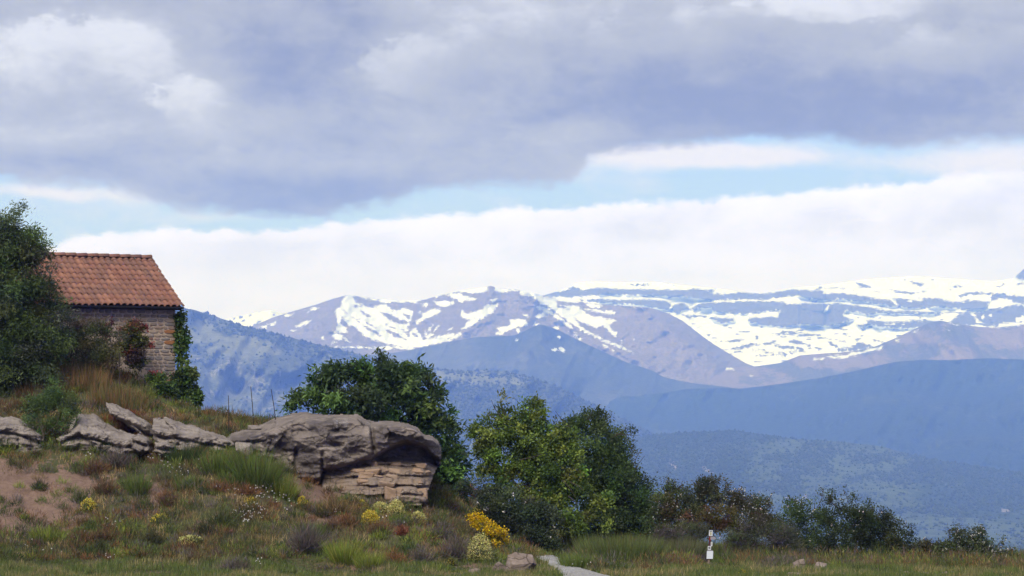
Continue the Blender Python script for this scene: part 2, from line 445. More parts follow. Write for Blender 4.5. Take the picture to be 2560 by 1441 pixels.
def f_relief(px, py, t):
    steps = 0
    for a in f_rocks[:5] + f_rocks[20:24]: steps = steps - 100 * ss(-6, 3, sd(px, py, a))
    return 540 * (fbm(px / 160, py / 90, 2, 5) - 0.5) + 120 * (fbm(px / 30, py / 16, 4, 3) - 0.5) + steps
f_crest = [(1250,790),(1340,752),(1362,738),(1390,730),(1425,718),(1440,708),(1475,704),(1560,706),(1640,705),(1700,712),(1740,716),(1800,722),(1860,730),(1900,735),(1950,726),(1990,718),(2050,714),(2120,704),(2200,695),
           (2300,691),(2400,698),(2480,703),(2530,697),(2545,686),(2560,672),(2620,655),(2800,655)]
M_F = hill_mat('snow_rock_far', (0.12, 0.115, 0.115), (0.13, 0.125, 0.12), (0.15, 0.142, 0.138), 0.002, snow=True, strat=True, bump=12)
ridge('mountain', f_crest, [(1200, 960), (2800, 960)], 13000, 15000, 1250, 2760, 2.6, 120, f_relief, M_F,
      'farther snowy mountain wall with long horizontal bands of grey cliff', attrs={'snow': f_snow, 'open': zero, 'bare': lambda a, b: np.full(a.shape, .45)})

# --- left snow mountain
e_adds = [c4(q) for q in (
    [(1480,250),(1720,290),(2000,288),(2250,262),(2360,245),(2300,290),(2150,330),(2000,335),(1880,330),(1760,330),(1700,310),(1600,290),(1510,275)],
    [(1290,250),(1345,226),(1430,240),(1395,260),(1395,290),(1420,320),(1500,345),(1570,380),(1650,400),(1720,345),(1800,355),(1850,400),(1930,430),(1990,395),(2080,410),(2130,450),(2130,520),(2080,590),(2060,620),(2080,690),(2160,660),(2220,720),(2250,770),(2230,800),
     (2300,790),(2560,720),(2560,800),(2400,850),(2200,880),(2050,880),(1850,850),(1640,790),(1520,730),(1430,640),(1330,590),(1260,520),(1230,480),(1170,440),(1240,370),(1260,300)],
    [(1220,380),(1170,440),(1190,560),(1190,640),(1150,690),(1240,700),(1320,690),(1310,640),(1240,600),(1240,520),(1230,470),(1290,440)],
    [(1115,725),(1260,720),(1250,790),(1180,790)], [(1280,760),(1370,810),(1350,820),(1300,800)], [(230,625),(330,585),(350,640),(300,655)], [(350,600),(440,565),(420,605),(380,620)],
    [(540,490),(660,460),(610,500),(570,510)], [(790,430),(860,405),(970,390),(940,415),(830,440)], [(670,650),(760,570),(870,550),(760,625)], [(630,680),(710,670),(690,690)],
    [(1000,750),(1035,745),(1025,785),(1000,780)], [(2390,320),(2480,310),(2560,330),(2560,380),(2450,370)], [(2210,350),(2310,340),(2290,385)], [(2210,455),(2290,455),(2340,410),(2470,410),(2460,450),(2300,525),(2280,520),(2190,590),(2160,585),(2250,490)],
    [(2300,690),(2360,600),(2380,605),(2330,680)], [(2380,690),(2430,605),(2450,605),(2410,670)], [(2270,680),(2300,730),(2330,770),(2290,790),(2260,720)], [(2320,720),(2400,715),(2380,750),(2330,765)],
    [(2440,770),(2560,720),(2560,760)], [(1120,850),(1170,800),(1200,830)], [(1150,870),(1700,880),(1850,860),(1900,910),(1600,890),(1250,890)], [(1840,860),(2170,880),(2150,915),(1900,890)], [(2080,910),(2300,890),(2480,850),(2300,900)])]
e_subs = [c4(q) for q in ([(1400,260),(1440,262),(1560,290),(1680,330),(1690,400),(1620,385),(1560,350),(1440,310)], [(1370,350),(1480,370),(1500,385),(1410,390)], [(1480,420),(1610,490),(1590,510),(1500,460)],
    [(1700,450),(1820,460),(1890,500),(1960,540),(2040,545),(2060,600),(1960,590),(1860,560),(1800,500)], [(1800,350),(2080,350),(2100,385),(1990,385),(1930,415),(1850,385)], [(1990,455),(2100,480),(2080,540),(2020,490)],
    [(1470,530),(1690,640),(1680,655),(1520,560)], [(1390,510),(1500,575),(1470,580)], [(1770,580),(1910,650),(1880,645),(1790,600)], [(1790,650),(1900,690),(2050,780),(1900,750),(1800,690)], [(1990,650),(2060,690),(2080,750),(2020,700)],
    [(2090,680),(2200,740),(2180,760),(2120,720)], [(1500,600),(1740,730),(1720,740),(1560,650)], [(1260,400),(1330,470),(1310,470)], [(1240,480),(1300,540),(1260,530)])]
e_adds += [c5(q) for q in (
    [(0,235),(120,190),(260,165),(400,140),(640,122),(650,170),(560,200),(420,200),(300,170),(160,215),(40,240)], [(120,210),(300,195),(420,240),(510,265),(480,285),(380,275),(330,305),(270,260)],
    [(20,300),(100,285),(240,285),(250,320),(160,350),(90,330)], [(0,380),(90,375),(100,410),(0,455)], [(710,140),(860,155),(1050,160),(950,170),(830,185),(770,195),(700,160)],
    [(980,160),(1060,160),(1200,200),(1300,245),(1480,260),(1640,275),(1700,300),(1560,305),(1420,285),(1440,330),(1680,340),(1720,390),(1760,440),(1900,470),(2060,500),(2120,510),(2030,560),(2050,620),(2120,650),(2110,710),(2080,690),(2000,620),(1960,560),(1880,590),(1760,550),(1650,500),(1620,480),
     (1700,570),(1800,640),(1960,720),(2130,790),(2280,860),(2200,840),(2080,790),(1900,710),(1750,650),(1620,560),(1480,460),(1350,370),(1260,330),(1200,280),(1130,235),(1020,215)],
    [(1210,350),(1300,360),(1500,490),(1640,620),(1560,590),(1400,470),(1220,385)], [(1170,470),(1220,420),(1290,430),(1300,460),(1240,490)], [(740,600),(890,570),(890,500),(1000,490),(1060,510),(1110,550),(1060,575),(980,590),(1020,640),(990,665),(950,600),(840,640),(830,680),(710,665),(790,640)],
    [(1040,435),(1090,440),(1095,465),(1060,465)], [(1140,570),(1200,535),(1220,545),(1160,580)], [(640,330),(770,320),(720,390),(600,480),(400,600),(330,615),(420,520),(500,470),(460,500),(340,480),(320,400),(360,390),(380,440),(500,400),(600,370)],
    [(665,275),(740,260),(720,290),(680,295)], [(0,720),(100,700),(240,655),(250,680),(120,750),(330,650),(370,670),(200,740),(100,770),(0,790)], [(1380,590),(1440,580),(1440,600),(1400,605)], [(1580,620),(1650,650),(1620,645)], [(1620,685),(1720,715),(1690,740)],
    [(1740,310),(1950,330),(1900,370),(1780,350)], [(1700,370),(1900,390),(2110,410),(2070,440),(1900,420)], [(1700,600),(1900,720),(2300,880),(2100,810),(1850,700)], [(1960,790),(2110,870),(2080,860)], [(2300,705),(2320,720),(2310,740)], [(2165,740),(2185,765),(2170,760)],
    [(170,625),(240,590),(230,610)], [(10,640),(60,570),(80,570),(40,630)], [(1930,305),(2200,330),(2500,345),(2560,360),(2200,345)])]
e_subs += [c5(q) for q in ([(1430,340),(1530,350),(1520,370),(1450,360)], [(1340,370),(1420,420),(1420,440)], [(650,118),(715,120),(720,165),(700,185),(650,165)])]
e_crest = [(560,840),(640,812),(680,795),(720,782),(790,762),(830,748),(872,737),(900,742),(950,748),(1000,752),(1060,750),(1100,738),(1140,728),(1190,721),(1218,718),(1226,715),(1234,717),(1240,721),(1290,724),(1340,735),(1400,748),(1500,761),
           (1585,765),(1633,772),(1673,785),(1706,802),(1750,836),(1780,858),(1822,884),(1866,909),(1884,916),(1960,940)]
e_relief_sp = spur([[(872,737),(850,770),(838,820),(840,870)], [(1226,716),(1200,790),(1130,850)], [(1320,727),(1370,765),(1480,840),(1600,905)], [(1340,735),(1330,790),(1290,840)], [(1600,766),(1680,830),(1780,900)]], 330, 38)
def e_relief(px, py, t):
    return e_relief_sp(px, py) + 560 * (fbm(px / 130, py / 80, 12, 5) - 0.5) + 160 * (fbm(px / 26, py / 20, 14, 3) - 0.5)
M_E = hill_mat('snow_rock_near', (0.185, 0.16, 0.145), (0.205, 0.178, 0.158), (0.225, 0.188, 0.165), 0.0022, snow=True, strat=True, bump=9)
ridge('mountain', e_crest, [(500, 960), (2000, 990)], 10600, 12600, 560, 1960, 2.5, 110, e_relief, M_E,
      'snow streaked brown mountain with a cirque and a small summit block', attrs={'snow': snowmap(e_adds, e_subs, 0.0, 1.7), 'open': zero, 'bare': lambda a, b: np.full(a.shape, .5)})

# distant white shoulder behind the left hill
ridge('mountain', [(480, 812), (560, 800), (600, 790), (640, 780), (680, 775), (720, 786), (800, 800)], [(480, 860), (800, 860)], 15500, 16300, 480, 800, 5, 16,
      lambda px, py, t: 500 * (fbm(px / 60, py / 40, 2, 4) - 0.5), M_F, 'faint white snowy shoulder showing just above the wooded hill',
      attrs={'snow': lambda a, b: ss(.3, .42, fbm(a / 8, b / 6, 3, 3)), 'open': zero, 'bare': lambda a, b: np.full(a.shape, .45)})

# --- brown foothill at the right
g_patch = [c3(q) for q in ([(310,1130),(490,1115),(760,1055),(930,1020),(930,1045),(760,1080),(500,1155),(340,1150)], [(150,1160),(270,1150),(250,1170),(170,1175)], [(1070,945),(1110,938),(1120,958),(1080,962)], [(1620,790),(1690,840),(1670,838)], [(1260,860),(1330,840),(1300,865)],
           [(1600,735),(1800,785),(1700,765)], [(1980,740),(2060,785),(2200,795),(2400,750),(2520,700),(2560,770),(2300,800),(2100,802)])]
g_patch += [c2(q) for q in ([(1390,1260),(1480,1262),(1510,1285),(1420,1280)], [(1475,1160),(1640,1220),(1560,1200)], [(1320,1275),(1370,1280),(1330,1285)], [(1690,1350),(1720,1345),(1700,1355)], [(2400,1165),(2520,1150),(2500,1170)])]
ridge('hill', [(1480,905),(1600,930),(1700,925),(1800,920),(1884,917),(1950,908),(2000,889),(2060,884),(2100,882),(2150,876),(2190,866),(2240,845),(2280,826),(2320,808),(2350,802),(2372,806),(2400,811),(2450,818),(2500,818),(2530,813),(2560,811),(2800,800)],
      [(1400, 1010), (2800, 1010)], 10000, 11600, 1480, 2760, 4, 60,
      lambda px, py, t: 220 * np.abs(fbm((px - py * .6) / 55, py / 110, 27, 3) - .5) * 2 + 450 * (fbm(px / 170, py / 90, 22, 4) - 0.5) + spur([[(2350,802),(2380,860),(2440,920)], [(2200,866),(2160,930)]], 280, 50)(px, py),
      hill_mat('brown_slope', (0.10, 0.10, 0.07), (0.17, 0.14, 0.11), (0.20, 0.165, 0.14), 0.0025, snow=True, bump=7),
      'bare brown foothill below the far snow wall', attrs={'snow': snowmap(g_patch, [], 0.0, 1.0), 'open': zero, 'bare': lambda px, py: 0.12 + 0.55 * ss(0.38, 0.62, fbm(px / 120, py / 50, 31, 4))})

# --- pyramid hill, cloud shade put into its dark slope colours
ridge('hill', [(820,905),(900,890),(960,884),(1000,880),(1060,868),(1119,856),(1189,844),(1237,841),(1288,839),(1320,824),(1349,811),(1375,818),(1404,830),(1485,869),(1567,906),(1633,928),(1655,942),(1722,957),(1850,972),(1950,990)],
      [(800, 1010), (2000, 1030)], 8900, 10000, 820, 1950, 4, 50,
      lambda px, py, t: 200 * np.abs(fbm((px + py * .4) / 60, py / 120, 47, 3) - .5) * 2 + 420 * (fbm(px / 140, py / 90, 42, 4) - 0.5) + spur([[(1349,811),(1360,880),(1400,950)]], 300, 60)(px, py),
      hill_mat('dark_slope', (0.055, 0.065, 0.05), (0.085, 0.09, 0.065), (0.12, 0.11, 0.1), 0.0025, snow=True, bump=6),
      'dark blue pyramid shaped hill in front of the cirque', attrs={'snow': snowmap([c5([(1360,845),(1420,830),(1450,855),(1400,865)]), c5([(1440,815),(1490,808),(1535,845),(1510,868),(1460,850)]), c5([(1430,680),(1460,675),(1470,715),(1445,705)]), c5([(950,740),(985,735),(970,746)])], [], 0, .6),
                                       'open': lambda px, py: 0.5 * ss(1250, 1080, px), 'bare': zero}, rough_crest=(1.2, 60))  # paler ground toward the left stands in for a sunlit patch

# --- long dark blue ridge, forest colours darkened in place of cloud shade
ridge('hill', [(1300,1040),(1400,1022),(1500,1004),(1560,992),(1640,985),(1720,972),(1800,970),(1850,972),(1950,960),(2050,945),(2120,932),(2180,918),(2240,905),(2300,900),(2360,901),(2460,896),(2560,899),(2800,905)],
      [(1300, 1200), (2800, 1230)], 6700, 9200, 1300, 2760, 4, 60,
      lambda px, py, t: 260 * np.abs(fbm((px + py * .5) / 70, py / 160, 57, 3) - .5) * 2 + 650 * (fbm(px / 220, py / 130, 52, 5) - 0.5) + 150 * (fbm(px / 30, py / 24, 5, 3) - 0.5),
      hill_mat('forest_ridge', (0.03, 0.045, 0.028), (0.05, 0.062, 0.035), (0.09, 0.09, 0.07), 0.0022, bump=9),
      'long smooth wooded ridge, dark blue with distance', attrs={'open': zero, 'bare': zero}, rough_crest=(1.5, 40))

# --- wooded hill from behind the house, running down to the right
a_bare = [[(452,880),(560,885),(640,900),(700,905),(740,960),(760,1010),(700,1040),(600,1045),(452,1040)], [(680,890),(760,885),(850,905),(900,935),(860,950),(800,940),(760,960),(720,930)], [(1230,1095),(1330,1100),(1420,1130),(1300,1170),(1180,1150)]]
a_open = [[(560,850),(600,835),(690,862),(700,885),(620,895),(520,880)], [(445,790),(520,810),(560,850),(450,860)], [(1080,930),(1250,945),(1300,960),(1100,950)]]
A_crest = [(150,720),(300,742),(400,757),(445,765),(520,785),(600,812),(660,828),(700,838),(800,862),(860,876),(900,886),(960,902),(1010,914),(1060,917),(1100,921),(1160,930),(1180,928),(1200,925),(1240,927),(1290,933),(1330,945),(1380,962),(1430,985),(1480,1010),(1560,1049),(1640,1087),(1720,1122),(1800,1155),(1900,1190)]
A_o = ridge('hill', A_crest, [(100, 1480), (1000, 1480), (1900, 1480)], 4000, 7000, 150, 1900, 4, 100,
      lambda px, py, t: 240 * np.abs(fbm((px + py * .5) / 60, py / 140, 67, 3) - .5) * 2 + 700 * (fbm(px / 200, py / 130, 62, 5) - 0.5) + 120 * (fbm(px / 40, py / 30, 5, 3) - 0.5),
      hill_mat('scrub_hill', (0.075, 0.088, 0.058), (0.15, 0.16, 0.10), (0.22, 0.21, 0.19), 0.0035, bump=6),
      'wooded hill with pale meadow and grey eroded gullies sloping down behind the house',
      attrs={'open': lambda px, py: np.maximum.reduce([ss(-12, 12, sd(px, py, q)) for q in a_open]) * 0.8, 'bare': lambda px, py: np.maximum.reduce([ss(-14, 14, sd(px, py, q)) for q in a_bare]) * 0.34 * ss(.3, .6, fbm(px / 28, py / 20, 71, 3)) * 1.3}, rough_crest=(2.0, 18))

# --- low near hill on the right, down to the valley floor
B_crest = [(1250,1260),(1400,1185),(1500,1130),(1560,1105),(1620,1088),(1700,1082),(1780,1079),(1830,1076),(1870,1081),(1940,1092),(2000,1098),(2100,1105),(2200,1115),(2260,1133),(2340,1150),(2440,1165),(2560,1183),(2800,1220)]
b_bare = [[(1668,1150),(1685,1148),(1695,1175),(1680,1178)], [(1750,1165),(1775,1168),(1790,1185),(1770,1190)], [(2500,1272),(2522,1274),(2526,1281),(2504,1281)], [(2370,1270),(2400,1272),(2395,1280)], [(1960,1240),(2020,1235),(2040,1255),(1980,1262)]]
B_o = ridge('hill', B_crest, [(1200, 1560), (2800, 1560)], 2400, 6000, 1250, 2760, 4, 110,
      lambda px, py, t: 420 * (fbm(px / 230, py / 120, 82, 5) - 0.5) * ss(0, .4, t) + 60 * (fbm(px / 40, py / 26, 5, 3) - 0.5),
      hill_mat('near_hill', (0.045, 0.065, 0.033), (0.075, 0.098, 0.048), (0.30, 0.27, 0.24), 0.004, bump=4),
      'low hill of scrub and pale fields running into the valley floor',
      attrs={'open': lambda px, py: 0.75 * ss(1830, 1960, px) * ss(2360, 2200, px) * ss(1085, 1130, py) * ss(1330, 1200, py) + 0.55 * ss(1270, 1330, py),
             'bare': lambda px, py: np.maximum.reduce([ss(-6, 4, sd(px, py, q)) for q in b_bare]) * 0.62 + 0.22 * ss(1240, 1340, py)}, gamma=1.25, rough_crest=(1.6, 16))

# valley ground that everything stands on
vx = np.linspace(-10800, 10800, 61); vy = np.concatenate([np.linspace(112, 1000, 8), np.linspace(1500, 18300, 40)])
VX, VY = np.meshgrid(vx, vy)
VZ = -28 - 330 * ss(100, 3000, VY) + 20 * (fbm(VX / 900, VY / 900, 3, 3) - 0.5)
tag(mesh('valley', np.stack([VX, VY, VZ], -1), grid_faces(len(vy), len(vx)), hill_mat('valley_floor', (0.05, 0.065, 0.035), (0.1, 0.11, 0.055), (0.2, 0.18, 0.14), 0.003), smooth=True,
         attrs={'open': np.full(VX.shape, .3), 'bare': np.zeros(VX.shape)}), 'broad valley floor below the hills', kind='structure')

# woods on the hills: crowns too many and too far to count
OCT = np.array([(1,0,0),(0,1,0),(-1,0,0),(0,-1,0),(0,0,1),(0,0,-0.6)], float); OCF = np.array([(0,1,4),(1,2,4),(2,3,4),(3,0,4),(1,0,5),(2,1,5),(3,2,5),(0,3,5)])
def woods(name, R, n, size, dens, label, cols):
    o, PXg, PYg, V = R
    nr, nc = PXg.shape
    u = rng.random(n) * (nc - 1.001); v = rng.random(n) ** 0.8 * (nr - 1.001)
    i, j = v.astype(int), u.astype(int); a, b = (v - i)[:, None], (u - j)[:, None]
    P = (V[i, j] * (1 - a) + V[i + 1, j] * a) * (1 - b) + (V[i, j + 1] * (1 - a) + V[i + 1, j + 1] * a) * b
    qx, qy = proj(P)
    keep = rng.random(n) < dens(qx, qy, v / nr)
    P = P[keep]; m = len(P)
    s = size * (0.5 + rng.random(m) ** 1.5)
    ang = rng.random(m) * 6.28; ca, sa = np.cos(ang), np.sin(ang)
    O = OCT[None] * (1 + 0.5 * (rng.random((m, 6, 1)) - 0.5))
    OX = O[..., 0] * ca[:, None] - O[..., 1] * sa[:, None]; OY = O[..., 0] * sa[:, None] + O[..., 1] * ca[:, None]
    O = np.stack([OX, OY, O[..., 2] * (0.8 + 0.5 * rng.random((m, 1)))], -1) * s[:, None, None]
    Vv = P[:, None] + O + np.array([0, 0, size * 0.35])
    Fc = (OCF[None] + 6 * np.arange(m)[:, None, None]).reshape(-1, 3)
    cc = np.asarray(cols)[rng.integers(0, len(cols), m)] * (0.7 + 0.6 * rng.random((m, 1)))
    ob = mesh(name, Vv.reshape(-1, 3), Fc, M_DRY, np.repeat(cc, 6, 0), smooth=True)
    return tag(ob, label, kind='stuff')
def dens_a(px, py, t):
    d = ss(0.42, 0.62, fbm(px / 55, py / 30, 91, 4)) * 0.75 + 0.15
    d = np.maximum(d, 0.9 * ss(45, 20, py - interp(A_crest, px)))
    d = np.maximum(d, 0.8 * ss(900, 1000, px))
    d = d * (1 - .5 * ss(850, 700, px) * ss(24, 45, py - interp(A_crest, px)))
    for q in a_open: d = d * (1 - 0.85 * ss(-10, 8, sd(px, py, q)))
    for q in a_bare[:2]: d = d * (1 - 0.55 * ss(-10, 8, sd(px, py, q)))
    return d
woods('woods', A_o, 46000, 4.6, dens_a, 'dark woods covering the sloping hill behind the house', [(0.045, 0.06, 0.034), (0.055, 0.07, 0.038), (0.042, 0.055, 0.036)])
def dens_b(px, py, t):
    d = ss(0.45, 0.65, fbm(px / 60, py / 26, 95, 4)) * 0.7 + 0.1
    d = np.maximum(d, 0.7 * ss(1950, 1800, px) * ss(1290, 1200, py))
    d = np.maximum(d, 0.85 * ss(2320, 2440, px) * ss(1290, 1250, py))
    return d * (1 - 0.5 * ss(1280, 1340, py))
woods('woods', B_o, 75000, 3.1, dens_b, 'patchy woods and thickets on the low near hill', [(0.045, 0.065, 0.032), (0.052, 0.072, 0.034), (0.058, 0.075, 0.036)])

# ------------------------------------------------------------------ haze between the near bank and the mountains
def haze_box():
    x, y0, y1, z0, z1 = 11000, -1500, 18500, -420, 860
    v = [(-x, y0, z0), (x, y0, z0), (x, y1, z0), (-x, y1, z0), (-x, y0, z1), (x, y0, z1), (x, y1, z1), (-x, y1, z1)]
    f = [(0, 3, 2, 1), (4, 5, 6, 7), (0, 1, 5, 4), (1, 2, 6, 5), (2, 3, 7, 6), (3, 0, 4, 7)]
    m, t, o = new_mat('haze')
    pv = t.nodes.new('ShaderNodeVolumePrincipled')
    pv.inputs['Color'].default_value = (0.16, 0.305, 1.0, 1)
    pv.inputs['Density'].default_value = 1.4e-4
    pv.inputs['Absorption Color'].default_value = (1, 1, 1, 1)
    t.links.new(pv.outputs[0], o.inputs['Volume'])
    return tag(mesh('haze', np.array(v, float), f, m), 'pale blue haze filling the air over the valley', kind='stuff')
haze_box()
# ================================================================== NEAR GROUND
GP = [(p, 1460, 56) for p in (-400, 0, 400, 800, 1200, 1600, 2000, 2400, 2900)]
GP += [(0,1405,64),(400,1410,64),(800,1412,65),(1150,1416,66),(1400,1424,65),(1400,1402,76),(1600,1418,69),(1800,1411,75),(2000,1421,67),(2000,1406,80),(2300,1415,72),(2300,1412,79),(2560,1424,69),(2560,1412,82),(2900,1424,72),(2900,1415,86),
       (1600,1356,83),(1800,1384,82),(1500,1362,82),(1500,1400,100),(1800,1430,100),(2100,1460,100),(2560,1480,100),(2900,1490,100),(1300,1500,116),(1800,1560,116),(2300,1580,116),(2900,1600,116),
       (0,1320,67),(0,1220,70),(0,1120,73),(0,1060,75.5),(0,985,79),(0,905,83),(0,850,88),
       (200,1335,67),(200,1235,70),(200,1135,73),(200,1062,76),(200,960,80),(200,880,84),
       (400,1345,67),(400,1245,70),(400,1150,73),(400,1070,77),(400,1005,81),(400,975,84.5),
       (600,1345,67),(600,1255,69.5),(600,1155,72),(600,1066,79),(600,1062,87),
       (800,1345,67.5),(800,1268,71),(800,1235,73),(800,1075,81),(1000,1345,68),(1000,1275,71.5),(1000,1245,73.5),(1000,1110,82),
       (1100,1352,69),(1100,1295,73),(1150,1305,78),(1150,1265,84),(1250,1385,70),(1250,1365,76),(1300,1345,83),(1400,1384,80),
       (300,960,90),(150,900,92),(450,1042,90),(480,1052,84),(545,1058,84),(520,1060,92),(750,1060,92),(900,1150,95),(1100,1300,98),(0,960,116),(500,1150,116),(900,1350,116),
       (-400,1300,68),(-400,1150,74),(-400,1000,80),(-400,860,88),(-400,880,116)]
GXYZ = np.array([at(*p) for p in GP])
GXYZ = np.concatenate([GXYZ, [(x, y, -1.7 - y * 0.045 - 0.012 * max(0, y - 20)) for x in (-24, -8, 8, 24) for y in (-8, 8, 24, 42)]])
def tps_fit(P):
    n = len(P); d = np.hypot(P[:, None, 0] - P[None, :, 0], P[:, None, 1] - P[None, :, 1])
    K = np.where(d > 0, d * d * np.log(np.maximum(d, 1e-9)), 0) + np.eye(n) * 0.6
    A = np.zeros((n + 3, n + 3)); A[:n, :n] = K; A[:n, n] = 1; A[:n, n + 1:] = P[:, :2]; A[n, :n] = 1; A[n + 1:, :n] = P[:, :2].T
    return np.linalg.solve(A, np.concatenate([P[:, 2], np.zeros(3)]))
_w = tps_fit(GXYZ)
def tps(x, y):
    o = _w[len(GXYZ)] + _w[len(GXYZ) + 1] * x + _w[len(GXYZ) + 2] * y
    for k in range(len(GXYZ)):
        d2 = (x - GXYZ[k, 0]) ** 2 + (y - GXYZ[k, 1]) ** 2
        o = o + _w[k] * 0.5 * d2 * np.log(np.maximum(d2, 1e-12))
    return o
gx = np.arange(-34, 34.01, 0.25); gy = np.concatenate([np.arange(-10, 52, 2.0), np.arange(52, 118.01, 0.25)])
GX, GY = np.meshgrid(gx, gy)
GZ = tps(GX, GY)
_q = proj(np.stack([GX, GY, GZ], -1))
_s0 = np.where(GY > 54, ss(-10, 20, sd(_q[0], _q[1], [(-20,1150),(110,1165),(235,1195),(240,1262),(180,1335),(-20,1345)])), 0)
GZ = GZ - _s0 * (0.35 * np.abs(fbm(GX / 0.8, GY / 3.0, 77, 3) - .5) * 2) 
GZ = GZ + (0.16 + 0.26 * ss(61, 66, GY) * ss(84, 78, GY) * (0.25 + 0.75 * ss(3.5, -0.5, GX))) * (fbm(GX / 1.6, GY / 1.6, 3, 4) - 0.5) + 0.10 * (fbm(GX / 0.5, GY / 0.5, 9, 2) - 0.5) * ss(58, 64, GY)
def gz(x, y):
    x = np.clip(np.asarray(x, float), gx[0], gx[-1] - 1e-3); y = np.clip(np.asarray(y, float), 52, 117.9)
    fy = (y - 52) / 0.25 + 31; fx = (x - gx[0]) / 0.25
    i, j = fy.astype(int), fx.astype(int); i = np.minimum(i, len(gy) - 2); j = np.minimum(j, len(gx) - 2); a, b = fy - i, fx - j
    return (GZ[i, j] * (1 - b) + GZ[i, j + 1] * b) * (1 - a) + (GZ[i + 1, j] * (1 - b) + GZ[i + 1, j + 1] * b) * a
def hit(px, py, d0=54.0, d1=112.0):
    """first point of the near ground seen at (px, py)"""
    d = np.arange(d0, d1, 0.1)
    p = at(px, py, d)
    g = gz(p[:, 0], p[:, 1])
    k = np.nonzero(p[:, 2] <= g)[0]
    q = p[k[0]] if len(k) else p[-1]
    return np.array([q[0], q[1], float(gz(q[0], q[1]))])

SOIL = [[(-20,1150),(20,1150),(40,1178),(75,1172),(100,1192),(150,1186),(190,1190),(232,1205),(244,1226),(215,1236),(205,1262),(222,1292),(170,1325),(100,1318),(60,1335),(-20,1332)], [(370,1215),(400,1212),(410,1262),(378,1270)], [(415,1140),(450,1145),(460,1165),(430,1160)], [(770,1288),(850,1285),(860,1310),(780,1315)],
        [(870,1405),(960,1410),(950,1428),(890,1425)], [(740,1195),(830,1190),(960,1205),(1000,1240),(960,1262),(800,1262),(740,1240)]]
PALE = [[(265,1010),(290,1012),(350,1045),(372,1075),(330,1072),(285,1040)], [(190,1035),(250,1055),(330,1090),(340,1130),(200,1125),(150,1090)], [(385,1042),(430,1050),(520,1075),(580,1108),(560,1125),(420,1110),(385,1075)], [(-10,1040),(60,1050),(110,1090),(100,1130),(-10,1110)]]
qx, qy = proj(np.stack([GX, GY, GZ], -1))
vis = (GY > 54)
msoil = np.where(vis, np.maximum.reduce([ss(-14, 10, sd(qx, qy, q)) for q in SOIL]), 0)
mpale = np.where(vis, np.maximum.reduce([ss(-8, 8, sd(qx, qy, q)) for q in PALE]), 0)
def ground_mat():
    m, t, o = new_mat('earth'); p = geo_pos(t)
    n1 = noise(t, p, 0.9, 6, 0.6); n2 = noise(t, p, 5, 5, 0.65); n3 = noise(t, p, 26, 4, 0.65)
    veg = mix(t, n2.smooth(.3, .7), (0.045, 0.048, 0.022), (0.11, 0.085, 0.05))
    veg = mix(t, n1.smooth(.42, .62), veg, (0.06, 0.065, 0.028))
    soil = mix(t, n2.smooth(.25, .75), (0.12, 0.076, 0.058), (0.20, 0.132, 0.104))
    rl = noise(t, scaled(t, p, (4.5, 1.0, 1.0)), 1, 4, .6); soil = mix(t, rl.smooth(.5, .7) * .6, soil, (0.10, 0.065, 0.05))
    soil = mix(t, n3.smooth(.45, .8) * .6, soil, (0.26, 0.19, 0.155))
    pale = mix(t, n2.smooth(.3, .7), (0.17, 0.14, 0.12), (0.31, 0.27, 0.24))
    n0 = noise(t, p, 0.55, 5, .65)
    c_ = mix(t, (attr(t, 'soil') + (n2 - .5) * .7 + n0.smooth(.48, .64) * .6).smooth(.35, .62), veg, soil)
    c_ = mix(t, (attr(t, 'pale') + (n2 - .5) * .5).smooth(.4, .6), c_, pale)
    pbsdf(t, o, c_, 0.95, 0.1, n2 * 0.6 + n3 * 0.4, 0.12, 0.8)
    return m
tag(mesh('ground', np.stack([GX, GY, GZ], -1), grid_faces(len(gy), len(gx)), ground_mat(), smooth=True, attrs={'soil': msoil, 'pale': mpale}), 'earth of the bank and meadow', kind='structure')

# ------------------------------------------------------------------ gravel path
PATHL = [(1470, 1470), (1402, 1441), (1385, 1428), (1368, 1414), (1350, 1404), (1341, 1397)]
PATHR = [(1640, 1470), (1512, 1441), (1468, 1428), (1432, 1414), (1412, 1405), (1396, 1397)]
def strip(L, R, n, k, lift):
    tt = np.linspace(0, len(L) - 1, n); ii = np.arange(len(L))
    l = np.stack([np.interp(tt, ii, [q[a] for q in L]) for a in (0, 1)], -1); r_ = np.stack([np.interp(tt, ii, [q[a] for q in R]) for a in (0, 1)], -1)
    V = []
    for a, b in zip(l, r_):
        A_, B_ = hit(*a), hit(*b)
        for q in np.linspace(0, 1, k):
            p = A_ * (1 - q) + B_ * q; e = min(q, 1 - q)
            p = p + np.array([0.10 * (vn(p[1] * 2.3, q * 9) - .5), 0, 0]); p[2] = gz(p[0], p[1]) + lift + 0.035 * min(1, e * 5) + 0.03 * (vn(p[0] * 5, p[1] * 5) - .5)
            V.append(p)
    return np.array(V), grid_faces(n, k)
def gravel_mat():
    m, t, o = new_mat('gravel'); p = geo_pos(t)
    v = t.nodes.new('ShaderNodeTexVoronoi'); v.inputs['Scale'].default_value = 28; t.links.new(p.s, v.inputs['Vector'])
    n = noise(t, p, 3, 5, .6)
    c_ = mix(t, X(t, v.outputs['Color']).op('MULTIPLY', 1.0), (0.17, 0.165, 0.16), (0.36, 0.35, 0.345))
    c_ = mix(t, n.smooth(.5, .75) * .5, c_, (0.16, 0.13, 0.10))
    pbsdf(t, o, c_, .95, .1, X(t, v.outputs['Distance']), .03, .8)
    return m
PV, PF = strip(PATHL, PATHR, 60, 12, 0.03)
tag(mesh('path', PV, PF, gravel_mat(), smooth=True), 'grey gravel path bending away behind the yellow broom', kind='structure')
PATHPOLY = PATHL + PATHR[::-1]

